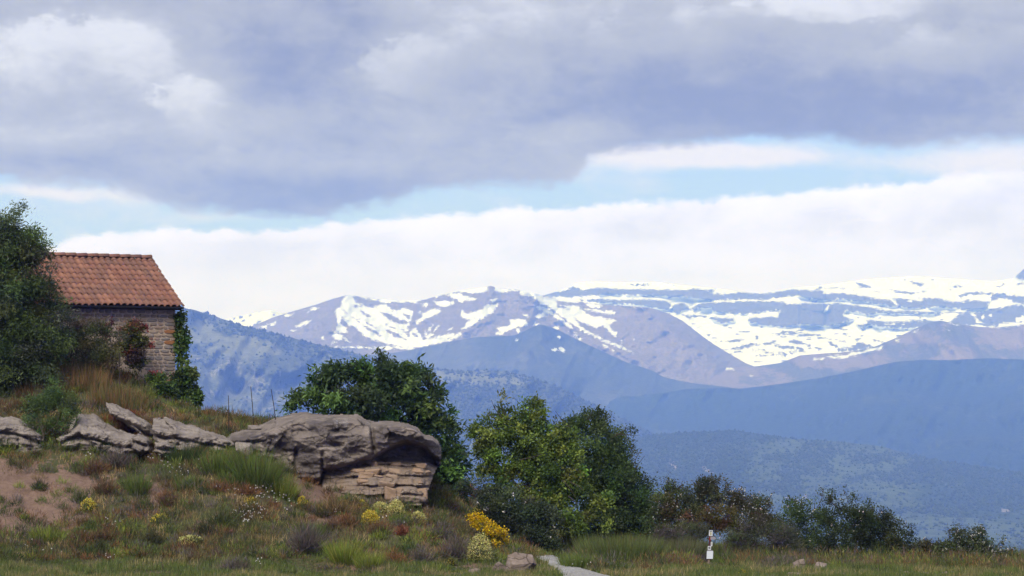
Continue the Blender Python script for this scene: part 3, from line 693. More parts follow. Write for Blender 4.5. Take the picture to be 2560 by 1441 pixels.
# ------------------------------------------------------------------ rocks
def xyz_add(t, p, n):
    a = t.nodes.new('ShaderNodeVectorMath'); a.operation = 'ADD'; t.links.new(p.s, a.inputs[0]); t.links.new((n * .5).s, a.inputs[1]); return X(t, a.outputs[0])
def rock_mat(name, dark, mid, pale, tan=(0.25, 0.185, 0.14), lichen=0.5):
    m, t, o = new_mat(name); p = geo_pos(t)
    n1 = noise(t, p, 1.1, 6, .62, .3); n2 = noise(t, scaled(t, p, (2.2, 2.2, 9)), 1, 5, .6, .4); n3 = noise(t, p, 14, 5, .7)
    n4 = noise(t, scaled(t, p, (5.5, 5.5, 0.8)), 1, 4, .6)
    c_ = mix(t, n1.smooth(.36, .62), dark, mid)
    c_ = mix(t, n2.smooth(.45, .75) * .7, c_, pale)
    c_ = mix(t, (n4 + (n1 - .5) * .6).smooth(.55, .72) * .55, c_, tuple(q * .75 for q in dark))
    c_ = mix(t, attr(t, 'tan'), c_, mix(t, n3, tuple(q * .72 for q in tan), tuple(q * 1.2 for q in tan)))
    lc = (n3 + (n1 - .5) * 1.0).smooth(.66, .74) * lichen
    c_ = mix(t, lc, c_, (0.42, 0.41, 0.38))
    v = t.nodes.new('ShaderNodeTexVoronoi'); v.feature = 'DISTANCE_TO_EDGE'; v.inputs['Scale'].default_value = 1.0
    wv = noise(t, p, 2.5, 3, .6); t.links.new(scaled(t, xyz_add(t, p, wv), (1.1, 1.1, 2.3)).s, v.inputs['Vector'])
    crack = X(t, v.outputs[0]).smooth(0.0, 0.035)
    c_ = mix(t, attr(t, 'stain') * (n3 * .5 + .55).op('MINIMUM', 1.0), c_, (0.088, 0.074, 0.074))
    c_ = mix(t, (attr(t, 'lich') * .75 + (n3 - .5) * 2.2 + (noise(t, p, 40, 3, .7) - .5) * 1.6).smooth(.78, 1.05) * .8, c_, (0.42, 0.40, 0.385))
    c_ = mix(t, (1.0 - crack) * .55, c_, tuple(q * .45 for q in dark))
    g = noise(t, p, 45, 3, .7)
    pbsdf(t, o, mix(t, g.smooth(.3, .7) * .35, c_, (0.09, 0.075, 0.07)), .92, .1, n2 * .4 + n3 * .5 + g * .25 + crack * .35, .09, 1.0)
    return m
M_ROCK = rock_mat('outcrop_stone', (0.15, 0.126, 0.114), (0.235, 0.192, 0.168), (0.33, 0.272, 0.235))
M_PALE = rock_mat('ledge_stone', (0.19, 0.158, 0.138), (0.30, 0.255, 0.225), (0.39, 0.34, 0.30), lichen=.3)
M_BOULD = rock_mat('boulder_stone', (0.16, 0.12, 0.10), (0.25, 0.195, 0.165), (0.34, 0.28, 0.245), lichen=.35)
def relief_rock(name, poly, depth, mat, step=2.5, back=2.0, tanf=None, wob=5.0, parent=None, extra=None):
    P = np.asarray(poly, float)
    xs = np.arange(P[:, 0].min() - 6, P[:, 0].max() + 6, step); ys = np.arange(P[:, 1].min() - 6, P[:, 1].max() + 6, step)
    A, B_ = np.meshgrid(xs, ys)
    wx = A + wob * (fbm(A / 16, B_ / 16, 5, 3) - .5) * 2; wy = B_ + wob * (fbm(A / 16, B_ / 16, 25, 3) - .5) * 2
    S = sd(wx, wy, poly); ins = S > 0
    D = depth(A, B_, np.maximum(S, 0))
    V = at(A, B_, D).reshape(-1, 3)
    nr, nc = A.shape; Fq = grid_faces(nr, nc)
    Fq = Fq[ins.ravel()[Fq].all(1)]
    E = np.concatenate([Fq[:, [0, 1]], Fq[:, [1, 2]], Fq[:, [2, 3]], Fq[:, [3, 0]]])
    key = np.sort(E, 1); u, idx, cnt = np.unique(key[:, 0].astype(np.int64) * (nr * nc) + key[:, 1], return_index=True, return_counts=True)
    be = E[idx[cnt == 1]]
    off = len(V); V2 = V.copy(); cen = V[np.unique(Fq)].mean(0)
    V2 = V2 + (cen - V2) * 0.12; V2[:, 1] = V[:, 1] + back; V2[:, 2] -= 0.25
    side = np.stack([be[:, 1], be[:, 0], be[:, 0] + off, be[:, 1] + off], 1)
    allF = np.concatenate([Fq, side, Fq[:, ::-1] + off])
    used, inv = np.unique(allF, return_inverse=True)
    VV = np.concatenate([V, V2])[used]
    tn = np.zeros(A.shape) if tanf is None else tanf(A, B_)
    tn = np.concatenate([tn.ravel()] * 2)[used]; at_ = {'tan': tn}
    for k_, f_ in (extra or {}).items(): at_[k_] = np.concatenate([f_(A, B_).ravel()] * 2)[used]
    return mesh(name, VV, inv.reshape(-1, 4), mat, smooth=True, attrs=at_, parent=parent)
def facets(px, py, cell, tilt, step, seed):
    """broken planes: each cell of the face has its own tilt and offset"""
    g = np.random.default_rng(seed)
    x0, x1, y0, y1 = px.min(), px.max(), py.min(), py.max()
    m = int((x1 - x0) * (y1 - y0) * 1.7 / cell ** 2) + 4
    cx, cy = g.uniform(x0, x1, m), g.uniform(y0, y1, m); A_, B_, C_ = g.normal(0, tilt, m), g.normal(0, tilt, m), g.normal(0, step, m)
    wx = px + cell * .25 * (fbm(px / cell, py / cell, seed, 3) - .5); wy = py + cell * .25 * (fbm(px / cell, py / cell, seed + 9, 3) - .5)
    best = np.full(px.shape, 1e18); out = np.zeros(px.shape)
    for i in range(m):
        d = (wx - cx[i]) ** 2 + ((wy - cy[i]) * 1.7) ** 2; k = d < best
        best = np.where(k, d, best); out = np.where(k, A_[i] * (px - cx[i]) / cell + B_[i] * (py - cy[i]) / cell + C_[i], out)
    return out
# --- the big outcrop
oc_top = [(566,1090),(575,1084),(640,1066),(670,1050),(700,1040),(730,1033),(760,1030),(800,1036),(850,1034),(893,1035),(912,1046),(930,1052),(1000,1053),(1020,1057),(1050,1072),(1062,1086),(1082,1090),(1096,1100),(1104,1118),(1104,1140)]
oc_poly = oc_top + [(1103,1158),(1090,1178),(1080,1205),(1066,1235),(1066,1262),(980,1272),(860,1272),(760,1268),(730,1225),(700,1200),(640,1190),(566,1170)]
oc_yb = [(560,1205),(720,1192),(745,1196),(800,1198),(808,1172),(850,1166),(900,1150),(930,1146),(1000,1150),(1060,1157),(1110,1162)]
oc_rec = [(932,1146),(955,1130),(985,1114),(1016,1104),(1040,1106),(1062,1116),(1080,1136),(1098,1150),(1094,1166),(1060,1160),(1000,1154),(940,1152)]
def oc_depth(px, py, S):
    top = interp(oc_top, px); yb = interp(oc_yb, px)
    d = np.full(px.shape, 73.0)
    d = d + np.clip((800 - px) / 230, 0, 1.2) * 1.3
    tb = interp([(560, 14), (650, 34), (760, 26), (900, 20), (1000, 12), (1110, 12)], px)
    d = d + 2.6 * np.clip((top + tb - py) / tb, 0, 1) ** 1.2
    d = d + 1.7 * np.clip((px - 1035) / 70, 0, 1) ** 2
    d = d - 0.22 * np.exp(-((py - 1095) / 26) ** 2) - 0.3 * np.exp(-((px - 830) / 60) ** 2 - ((py - 1140) / 40) ** 2)
    d = d + 1.35 * ss(-4, 9, sd(px, py, oc_rec))
    d = d + 0.85 * ss(-2, 7, py - yb) - 1.1 * np.clip((py - yb) / 70, 0, 1.3)
    d = d + 0.45 * np.exp(-((px - 928 - (py - 1060) * .12) / 5) ** 2) * ss(1150, 1120, py) + 0.3 * np.exp(-((px - 806) / 4) ** 2) * ss(1120, 1150, py) * ss(1200, 1190, py)
    d = d + 0.35 * np.exp(-((px - 742 + (py - 1120) * .1) / 5) ** 2) * ss(1110, 1140, py) + 0.25 * np.exp(-((px - 880) / 22) ** 2 - ((py - 1128) / 16) ** 2) + 0.3 * np.exp(-((px - 835) / 28) ** 2 - ((py - 1112) / 7) ** 2)
    w = fbm(px / 80, py / 60, 3, 2) * 18
    w2 = fbm(px / 60, py / 45, 33, 3) * 46; lay = ((py + w2 + px * .03) / 27) % 1.0
    d = d + 0.16 * (fbm(px / 90, (py + w) / 11, 11, 2) - .5) + 0.6 * (fbm(px / 90, py / 60, 13, 3) - .5) + (facets(px, py, 52, .15, .04, 4) + facets(px, py, 17, .035, .012, 6)) * ss(4, -6, py - yb) + 0.10 * (fbm(px / 12, py / 9, 17, 3) - .5) + 0.12 * ss(0, .3, lay) * ss(1, .45, lay) * ss(.35, .7, fbm(px / 60, py / 30, 19, 2))
    d = d + 0.35 * np.exp(-((px - 640) / 50) ** 2 - ((py - 1150 - (px - 640) * .05) / 5) ** 2)
    q = (py + (px - 980) * .03 + 22 * fbm(px / 60, py / 50, 23, 3)) / 24.0; fq = q % 1.0
    xc = (px / 30 + np.floor(q) * .377 + .5 * fbm(px / 40, np.floor(q) * 3.1, 2, 2)) % 1.0
    bed = -.34 * ss(0, .3, fq) * ss(1, .86, fq) * (.15 + 1.1 * fbm(px / 34, np.floor(q) * 2.7, 5, 3)) + .10 * np.exp(-((xc - .5) / .05) ** 2) * fbm(px / 20, py / 9, 3, 2) + .22 * (fbm(px / 9, py / 16, 29, 3) - .5)
    d = d + bed * ss(3, 10, py - yb) * ss(830, 900, px)
    return d
oc_tan = lambda px, py: ss(0, 6, py - interp(oc_yb, px)) * (0.35 + 0.65 * ss(760, 860, px)) * (0.5 + .5 * ss(.35, .6, fbm(px / 30, py / 14, 5, 3)))
outc = empty('rock_outcrop', at(860, 1250, 74), 'big grey sandstone outcrop with an overhanging cap above tan beds', 'rock')
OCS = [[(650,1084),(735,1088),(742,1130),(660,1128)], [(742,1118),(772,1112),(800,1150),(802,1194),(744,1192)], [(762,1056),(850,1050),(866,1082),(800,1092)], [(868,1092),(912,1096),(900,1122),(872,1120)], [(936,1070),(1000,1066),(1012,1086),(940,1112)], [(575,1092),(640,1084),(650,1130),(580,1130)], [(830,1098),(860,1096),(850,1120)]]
OCL = [[(685,1078),(694,1078),(696,1122),(687,1122)], [(738,1128),(744,1128),(746,1182),(740,1182)], [(828,1044),(882,1044),(866,1072),(836,1070)], [(915,1050),(925,1050),(930,1110),(922,1120)], [(760,1096),(772,1096),(768,1104)], [(1030,1062),(1040,1064),(1046,1086),(1036,1084)]]
def softmask(polys, e):
    def f(px, py):
        wx = px + 14 * (fbm(px / 14, py / 14, 5, 3) - .5); wy = py + 14 * (fbm(px / 14, py / 14, 15, 3) - .5)
        return np.maximum.reduce([ss(-e, e, sd(wx, wy, q)) for q in polys])
    return f
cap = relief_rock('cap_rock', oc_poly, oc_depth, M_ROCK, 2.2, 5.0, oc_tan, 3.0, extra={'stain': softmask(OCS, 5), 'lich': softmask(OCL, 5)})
adopt(outc, cap)
def chamfer(w, d, h, b, jit):
    c_ = []
    V, Fc = [], []
    idx = {}
    for sx in (-1, 1):
        for sy in (-1, 1):
            for sz in (-1, 1):
                j = rng.normal(0, jit, 3)
                for ax in range(3):
                    p = np.array([sx * w / 2, sy * d / 2, sz * h / 2]) + j
                    for k in range(3):
                        if k != ax: p[k] -= (sx, sy, sz)[k] * b
                    idx[(sx, sy, sz, ax)] = len(V); V.append(p)
    I = lambda sx, sy, sz, ax: idx[(sx, sy, sz, ax)]
    for s in (-1, 1):
        Fc += [[I(s, -1, -1, 0), I(s, 1, -1, 0), I(s, 1, 1, 0), I(s, -1, 1, 0)][::s], [I(-1, s, -1, 1), I(-1, s, 1, 1), I(1, s, 1, 1), I(1, s, -1, 1)][::s], [I(-1, -1, s, 2), I(1, -1, s, 2), I(1, 1, s, 2), I(-1, 1, s, 2)][::s]]
    for a in (-1, 1):
        for b_ in (-1, 1):
            Fc += [[I(-1, a, b_, 1), I(-1, a, b_, 2), I(1, a, b_, 2), I(1, a, b_, 1)][::a * b_], [I(a, -1, b_, 2), I(a, -1, b_, 0), I(a, 1, b_, 0), I(a, 1, b_, 2)][::a * b_], [I(a, b_, -1, 0), I(a, b_, -1, 1), I(a, b_, 1, 1), I(a, b_, 1, 0)][::a * b_]]
            for c2_ in (-1, 1): Fc += [[I(a, b_, c2_, 0), I(a, b_, c2_, 1), I(a, b_, c2_, 2)][::a * b_ * c2_]]
    return np.array(V), Fc
def tan_mat():
    m, t, o = new_mat('bedded_sandstone'); p = geo_pos(t); oi = t.nodes.new('ShaderNodeObjectInfo'); rd = X(t, oi.outputs['Random'])
    n1 = noise(t, scaled(t, p, (3, 3, 10)), 1, 5, .65, .5); n2 = noise(t, p, 18, 4, .7)
    c_ = mix(t, n1.smooth(.3, .7), (0.15, 0.105, 0.078), (0.26, 0.19, 0.142))
    c_ = mix(t, rd * .5, c_, (0.27, 0.165, 0.095))
    c_ = mix(t, n2.smooth(.5, .75) * .5, c_, (0.30, 0.245, 0.195))
    pbsdf(t, o, c_, .92, .1, n1 * .5 + n2 * .5, .05, .9)
    return m
M_TAN = tan_mat()
for y0, y1, xs in ((1158, 1172, [900, 926, 948, 984, 1010, 1046, 1066, 1090]), (1174, 1187, [884, 918, 952, 972, 1008, 1030, 1056, 1080]), (1189, 1200, [876, 902, 940, 964, 1000, 1034, 1056]), (1202, 1216, [892, 930, 950, 988, 1012, 1044, 1062]), (1219, 1250, [958, 992, 1010, 1038, 1066])):
    for a, b in zip(xs[:-1], xs[1:]):
        a, b = a + rng.normal(0, 3), b + rng.normal(0, 1.5)
        dip = (b - 980) * .03
        yy0, yy1 = y0 + dip + rng.normal(0, 1.0), y1 + dip + rng.normal(0, 1.2)
        xm, ym = np.array([[(a + b) / 2]]), np.array([[(yy0 + yy1) / 2]])
        if rng.random() < (.62 if y0 < 1215 else .25): continue
        dep = float(oc_depth(xm, ym, xm * 0)[0, 0]) - .03 - .08 * rng.random()
        s_ = dep / F
        V, Fc = chamfer(max(8, b - a + .5) * s_, 1.3, (yy1 - yy0 + 1.0) * s_, .03 + .03 * rng.random(), .025)
        o = mesh('block', V, Fc, M_TAN)
        o.location = at((a + b) / 2, (yy0 + yy1) / 2, dep + .65); o.rotation_euler = (-.06 + rng.normal(0, .03), .03 + rng.normal(0, .015), rng.normal(0, .04))
        adopt(outc, o)
# --- pale ledges on the bank
def ledge(name, poly, d0, brk, rec, label, mat=M_PALE, amp=1.0, back=2.5):
    ym = np.mean([q[1] for q in poly])
    def dep(px, py, S):
        yb = interp(brk, px)
        d = d0(px, py) if callable(d0) else np.full(px.shape, float(d0))
        yb = yb - 12 + 10 * (fbm(px / 22, 3.3, 1, 3) - .5)
        d = d + rec * np.clip((yb - py) / 30, 0, 2) - .4 * ss(0, 10, S) + .35 * np.exp(-((py - yb - 14 - 10 * (fbm(px / 30, 1.7, 8, 2) - .5)) / 4) ** 2) + .4 * ss(7, 0, S) * ss(6, 16, py - yb)
        return d + facets(px, py, 34, .12, .04, int(d0 * 10)) + facets(px, py, 13, .035, .012, int(d0 * 10) + 1) + .6 * amp * (fbm(px / 34, py / 20, d0 if not callable(d0) else 3, 4) - .5) + .25 * (fbm(px / 50, py / 9, 31, 2) - .5) + .10 * (fbm(px / 8, py / 6, 7, 2) - .5)
    o = relief_rock(name, poly, dep, mat, 2.2, back, None, 5)
    return tag(o, label, 'rock')
ledge('rock_ledge', [(-20,1044),(35,1042),(75,1060),(104,1086),(116,1110),(108,1130),(60,1142),(-20,1140)], 73.2, [(-20,1078),(60,1090),(116,1112)], 1.3, 'pale rock ledge at the picture edge above the bare soil')
ledge('rock_ledge', [(192,1036),(232,1034),(262,1054),(312,1078),(345,1092),(352,1120),(346,1146),(290,1142),(240,1134),(195,1130),(150,1122),(140,1098),(180,1078)], 73.2, [(140,1108),(200,1090),(350,1124)], 1.3, 'pale sloping rock ledge right of the small almond tree')
ledge('rock_ledge', [(262,1008),(290,1012),(330,1032),(358,1046),(380,1068),(392,1100),(384,1124),(358,1120),(346,1088),(310,1058),(274,1036)], 75.0, [(260,1036),(330,1062),(390,1098)], 1.1, 'narrow pale rock rib climbing toward the house')
ledge('rock_ledge', [(382,1046),(412,1042),(440,1052),(480,1064),(530,1078),(566,1092),(592,1110),(588,1130),(530,1142),(470,1138),(430,1130),(396,1120),(380,1092)], 73.6, [(380,1090),(430,1096),(590,1122)], 1.6, 'broad pale slab tilting down from the house toward the outcrop')
ledge('rock_ledge', [(388,1106),(416,1102),(436,1116),(434,1140),(404,1144),(384,1130)], 72.5, [(380,1122),(440,1126)], .8, 'small pale block tucked under the broad tilted slab')
ledge('rock_ledge', [(328,1092),(352,1084),(374,1098),(380,1130),(352,1148),(330,1130)], 72.8, [(330,1106),(380,1114)], .8, 'hollowed grey rock between the two pale ledges')
# --- free boulders
def boulder(name, label, px, py, w, h, seed, depth=None, flat=0.75, group=None, mat=M_BOULD, sink=.25):
    p = hit(px, py) if depth is None else at(px, py, depth)
    s_ = p[1] / F
    g = np.random.default_rng(seed)
    import bmesh
    bm = bmesh.new()
    U = g.normal(size=(17, 3)); U /= np.linalg.norm(U, axis=1, keepdims=True); U = np.sign(U) * np.abs(U) ** .72
    for q in U * (.8 + .2 * g.random((17, 1))) * np.array([w * s_ * .56, w * s_ * .5 * flat, h * s_ * .58]): bm.verts.new(q)
    h_ = bmesh.ops.convex_hull(bm, input=bm.verts[:])
    bmesh.ops.delete(bm, geom=[v for v in bm.verts if not v.link_faces], context='VERTS')
    bmesh.ops.bevel(bm, geom=bm.edges[:], offset=.06 * h * s_, segments=1, affect='EDGES', clamp_overlap=True)
    bmesh.ops.triangulate(bm, faces=bm.faces[:])
    bmesh.ops.subdivide_edges(bm, edges=bm.edges[:], cuts=1)
    for v in bm.verts:
        q = np.array(v.co); v.co = v.co * float(1 + .16 * (fbm(q[0] * 6 + seed, q[1] * 6, q[2] * 6, 3) - .5))
    me = bpy.data.meshes.new(name); bm.to_mesh(me); bm.free()
    o = bpy.data.objects.new(name, me); COL.objects.link(o); me.materials.append(mat)
    o.location = (p[0], p[1], p[2] + h * s_ * (.42 - sink)); o.rotation_euler = (0, 0, g.random() * .6 - .3)
    return tag(o, label, 'rock', group)
boulder('boulder', 'large tan boulder standing at the left edge of the gravel path', 1302, 1434, 80, 62, 3, sink=.1)
boulder('boulder', 'low broken tan rock leaning against the large path boulder', 1256, 1432, 54, 36, 5, sink=.12)
boulder('boulder', 'small half buried pale stone left of the path boulder', 1188, 1436, 36, 22, 8)
boulder('boulder', 'tallest pale stone of the pile in the right meadow', 2000, 1430, 36, 42, 11, sink=.1)
boulder('boulder', 'jagged tan stone beside the tall pale one in the meadow pile', 2048, 1433, 42, 36, 12, sink=.1)
boulder('boulder', 'broad flat brown stone at the foot of the meadow pile', 1985, 1443, 44, 18, 13)
boulder('boulder', 'small stone closing the right end of the meadow pile', 2032, 1444, 36, 16, 14)
boulder('boulder', 'pale lone stone lying in grass right of the meadow pile', 2117, 1432, 20, 14, 15)
boulder('boulder', 'brown stone half cut off at the picture bottom, left of a grey one', 2265, 1440, 26, 16, 16)
boulder('boulder', 'rounded grey stone between two brown ones at the picture bottom', 2288, 1442, 28, 14, 17)
boulder('boulder', 'brown stone just right of the rounded grey one', 2315, 1440, 26, 14, 18)
boulder('boulder', 'rusty stone farthest right along the picture bottom', 2360, 1440, 26, 16, 19)
boulder('boulder', 'pale rounded boulder behind tall grass left of the outcrop', 606, 1128, 56, 40, 21, 72.4, mat=M_PALE)
boulder('flat_stone', 'flat pale stone lying on the left end of the outcrop', 637, 1075, 40, 13, 23, 73.6, mat=M_PALE, sink=.0)

# ================================================================== HOUSE
HR = math.radians(29)
hc = at(438, 900, 84.5)
H0 = np.array([hc[0], hc[1], -1.3])
house = empty('stone_house', H0, 'small stone house with a red tiled roof on top of the bank', 'house')
house.rotation_euler = (0, 0, HR)
EAVE = 2.98 - H0[2]; RUN, TH = 3.05, math.radians(30.2); HL = 6.35
def hpart(name, V, Fc, mat, parent=None, **k):
    return mesh(name, V, Fc, mat, parent=parent or house, **k)
def box(x0, x1, y0, y1, z0, z1):
    V = np.array([(x, y, z) for z in (z0, z1) for (x, y) in ((x0, y0), (x1, y0), (x1, y1), (x0, y1))], float)
    return V, [(0, 3, 2, 1), (4, 5, 6, 7), (0, 1, 5, 4), (1, 2, 6, 5), (2, 3, 7, 6), (3, 0, 4, 7)]
def masonry_mat():
    m, t, o = new_mat('mortar'); p = tcoord(t); n1 = noise(t, p, 4, 5, .6); n2 = noise(t, p, 30, 4, .6)
    c_ = mix(t, n1.smooth(.3, .7), (0.27, 0.21, 0.165), (0.38, 0.30, 0.235))
    pbsdf(t, o, c_, .95, .1, n2, .02, .7)
    return m
M_MORT = masonry_mat()
def stone_mat():
    m, t, o = new_mat('wall_stone'); p = geo_pos(t); oi = t.nodes.new('ShaderNodeObjectInfo'); rd = X(t, oi.outputs['Random'])
    cr = t.nodes.new('ShaderNodeValToRGB'); cr.color_ramp.interpolation = 'CONSTANT'; t.links.new(rd.s, cr.inputs[0])
    cols = [(0, (0.23, 0.175, 0.138)), (.22, (0.205, 0.172, 0.15)), (.42, (0.265, 0.20, 0.155)), (.58, (0.185, 0.162, 0.152)), (.74, (0.25, 0.172, 0.13)), (.88, (0.30, 0.23, 0.175)), (.96, (0.15, 0.065, 0.05))]
    el = cr.color_ramp.elements
    el[0].position, el[0].color = 0, (*cols[0][1], 1); el[1].position, el[1].color = cols[1][0], (*cols[1][1], 1)
    for q, cc in cols[2:]:
        e = el.new(q); e.color = (*cc, 1)
    n = noise(t, p, 9, 5, .65); b = t.nodes.new('ShaderNodeMix')
    c_ = mix(t, n.smooth(.2, .8), mix(t, .45, X(t, cr.outputs[0]), (0.05, 0.04, 0.035)), mix(t, .15, X(t, cr.outputs[0]), (0.3, 0.25, 0.2)))
    pbsdf(t, o, c_, .9, .15, n, .03, .6)
    return m
M_STONE = stone_mat()
M_OSTONE = plain('orange_stone', (0.21, 0.095, 0.045), .9, .1)
RIDGE_Z = EAVE + RUN * math.tan(TH)
wall = hpart('wall', *box(-HL, 0, 0.0, 5.4, 0, EAVE - .02 + .35 * math.tan(TH) - .16), M_MORT)
gv = np.array([(0, .02, 3.9), (0, 5.38, 3.9), (0, 2.7, RIDGE_Z - .2), (-.35, .02, 3.9), (-.35, 5.38, 3.9), (-.35, 2.7, RIDGE_Z - .2)], float)
hpart('gable', gv, [(0, 1, 2), (5, 4, 3), (0, 2, 5, 3), (1, 4, 5, 2), (0, 3, 4, 1)], M_MORT)
def stone_mesh(w, h):
    n = 9; a = np.linspace(0, 2 * math.pi, n, endpoint=False) + .3
    e = 3.2
    cx = np.sign(np.cos(a)) * np.abs(np.cos(a)) ** (2 / e); cz = np.sign(np.sin(a)) * np.abs(np.sin(a)) ** (2 / e)
    j = 1 + rng.normal(0, .05, (n, 1))
    ring = np.stack([cx * w / 2, cz * h / 2], -1) * j
    V = [(x, .03, z) for x, z in ring] + [(x, -.012, z) for x, z in ring] + [(x * .86, -.028 - .006 * rng.random(), z * .8) for x, z in ring]
    Fc = []
    for k in range(2):
        for i in range(n): Fc.append((k * n + i, k * n + (i + 1) % n, (k + 1) * n + (i + 1) % n, (k + 1) * n + i))
    Fc.append(tuple(range(2 * n, 3 * n)))
    return np.array(V), [f[::1] for f in Fc]
sm = {}
z = 0.55
nst = 0
def covered(px, py):
    """where the bank's growth hides the wall completely"""
    return py > interp([(60, 770), (160, 792), (215, 800), (250, 815), (300, 860), (340, 905), (370, 945), (400, 975), (430, 1010), (440, 1020)], px)
while z < EAVE - .05:
    h = .075 + .085 * rng.random() ** 1.4
    x = 0.012
    first = True
    while x > -5.2:
        w = (.34 + .2 * rng.random()) if first and rng.random() < .6 else .11 + .30 * rng.random() ** 1.4
        hh = h * (.8 + .2 * rng.random()) if not first else h
        c_ = np.array([x - w / 2, 0, z + h / 2])
        cw = H0 + np.array([c_[0] * math.cos(HR), c_[0] * math.sin(HR), c_[2]])
        qx_, qy_ = proj(cw)
        if not covered(qx_, qy_) and nst < 298:
            key = (round(w / .05), round(hh / .02), int(rng.integers(0, 2)))
            if key not in sm:
                V, Fc = stone_mesh(key[0] * .05 * .95, key[1] * .02 * .98)
                o = mesh('stone', V, Fc, M_STONE, parent=wall); sm[key] = o.data
            else:
                o = bpy.data.objects.new('stone', sm[key]); COL.objects.link(o); o.parent = wall
            o.location = c_; o.rotation_euler = (0, rng.normal(0, .015), 0); nst += 1
            for zx, zy in ((431, 827), (430, 853), (433, 860), (428, 957)):
                if abs(qx_ - zx) < 16 and abs(qy_ - zy) < 5 and first:
                    o.data = o.data.copy(); o.data.materials.clear(); o.data.materials.append(M_OSTONE)
        x -= w + .018; first = False
    z += h + .016
# roof
def tile_mat():
    m, t, o = new_mat('roof_tile'); p = geo_pos(t); oi = t.nodes.new('ShaderNodeObjectInfo'); rd = X(t, oi.outputs['Random'])
    n1 = noise(t, p, 1.3, 4, .6); n2 = noise(t, p, 22, 4, .65); tcx = tcoord(t)
    s_ = t.nodes.new('ShaderNodeSeparateXYZ'); t.links.new(tcx.s, s_.inputs[0])
    c_ = mix(t, rd, (0.165, 0.074, 0.055), (0.235, 0.115, 0.080))
    c_ = mix(t, (rd * 7.13).op('FRACT').smooth(.72, .95) * .6, c_, (0.12, 0.068, 0.058))
    c_ = mix(t, (n1 + (rd * 3.7).op('FRACT') * .3).smooth(.55, .85) * .55, c_, (0.12, 0.072, 0.06))
    c_ = mix(t, n2.smooth(.55, .8) * .4, c_, (0.26, 0.15, 0.11))
    pbsdf(t, o, c_, .85, .2, n2, .01, .5)
    return m
M_TILE = tile_mat()
deckV = np.array([(x, y, z) for x in (-HL - .12, .10) for y, z in ((-.30, EAVE - .03), (2.7, EAVE + (3.0) * math.tan(TH) - .03), (2.7, EAVE + 3.0 * math.tan(TH) - .15), (-.30, EAVE - .13))], float)
roof = hpart('roof', deckV, [(0, 4, 5, 1), (2, 6, 7, 3), (3, 7, 4, 0), (0, 1, 2, 3), (7, 6, 5, 4), (1, 5, 6, 2)], plain('roof_board', (0.05, 0.03, 0.025)))
bz = EAVE + 3.0 * math.tan(TH)
backV = np.array([(x, y, z) for x in (-HL - .12, .10) for y, z in ((2.71, bz), (5.75, EAVE), (5.75, EAVE - .1), (2.71, bz - .12))], float)
hpart('back_slope', backV, [(0, 4, 5, 1), (2, 6, 7, 3), (3, 7, 4, 0), (0, 1, 2, 3), (7, 6, 5, 4), (1, 5, 6, 2)], M_TILE)
prof = np.array([(-.084, 0), (-.074, .036), (-.048, .06), (0, .071), (.048, .06), (.074, .036), (.084, .008), (.115, .0), (.15, .012)])
tv = []
for y, dz_, k in ((0, .008, 1.0), (0, .042, 1.05), (.45, .004, .94)):
    for a, b in prof: tv.append((a * k, y, b * k + dz_ - (.0 if (y or dz_ > .02) else .0)))
tf = [(i, i + 1, 9 + i + 1, 9 + i) for i in range(8)] + [(9 + i, 9 + i + 1, 18 + i + 1, 18 + i) for i in range(8)]
t0 = None
ROW = RUN / math.cos(TH) / 9.5
for cidx in range(28):
    for ridx in range(10):
        if t0 is None:
            o = mesh('roof_tile', np.array(tv), tf, M_TILE, parent=roof, smooth=True); t0 = o
        else:
            o = t0.copy(); COL.objects.link(o)
        s_ = ridx * ROW
        x_ = .03 - cidx * .2285 + rng.normal(0, .004)
        o.location = (x_, -.35 + s_ * math.cos(TH) + rng.normal(0, .006), EAVE + s_ * math.sin(TH) - .02 + .05 * (fbm(x_ * .9, s_ * .9, 3, 2) - .5)); o.rotation_euler = (TH + rng.normal(0, .006), 0, rng.normal(0, .012))
rt = None
a = np.linspace(0, math.pi, 9)
rv = np.array([(x, math.cos(q) * rr, math.sin(q) * rr * .8 + dz_) for x, rr, dz_ in ((0, .125, .0), (0, .14, .012), (-.44, .128, .0)) for q in a])
rf = [(i, i + 1, 10 + i, 9 + i) for i in range(8)] + [(9 + i, 9 + i + 1, 19 + i, 18 + i) for i in range(8)] 
for k in range(16):
    if rt is None:
        o = mesh('ridge_tile', rv, rf, M_TILE, parent=roof, smooth=True); rt = o
    else:
        o = rt.copy(); COL.objects.link(o)
    o.location = (.10 - k * .405, 2.70, EAVE + 3.05 * math.tan(TH) + .055); o.rotation_euler = (0, rng.normal(0, .008), rng.normal(0, .01))
# gable end wall cap at the ridge
M_GUT = plain('gutter_metal', (0.016, 0.016, 0.022), .4, .5)
a = np.linspace(math.pi, 2 * math.pi, 9)
gv = np.array([(x, -.40 + math.cos(q) * rr, EAVE - .035 + math.sin(q) * rr) for x in (.14, -HL - .15) for rr in (.062, .055) for q in a])
gf = [(i, i + 1, 18 + i + 1, 18 + i) for i in range(8)] + [(9 + i + 1, 9 + i, 27 + i, 27 + i + 1) for i in range(8)] + [(0, 18, 27, 9), (8, 17, 35, 26)] + [(i, 9 + i, 10 + i, i + 1) for i in range(8)]
hpart('gutter', gv, gf, M_GUT)
hpart('fascia', *box(-HL - .1, .10, -.335, -.30, EAVE - .14, EAVE - .02), plain('dark_timber', (0.02, 0.012, 0.01)))

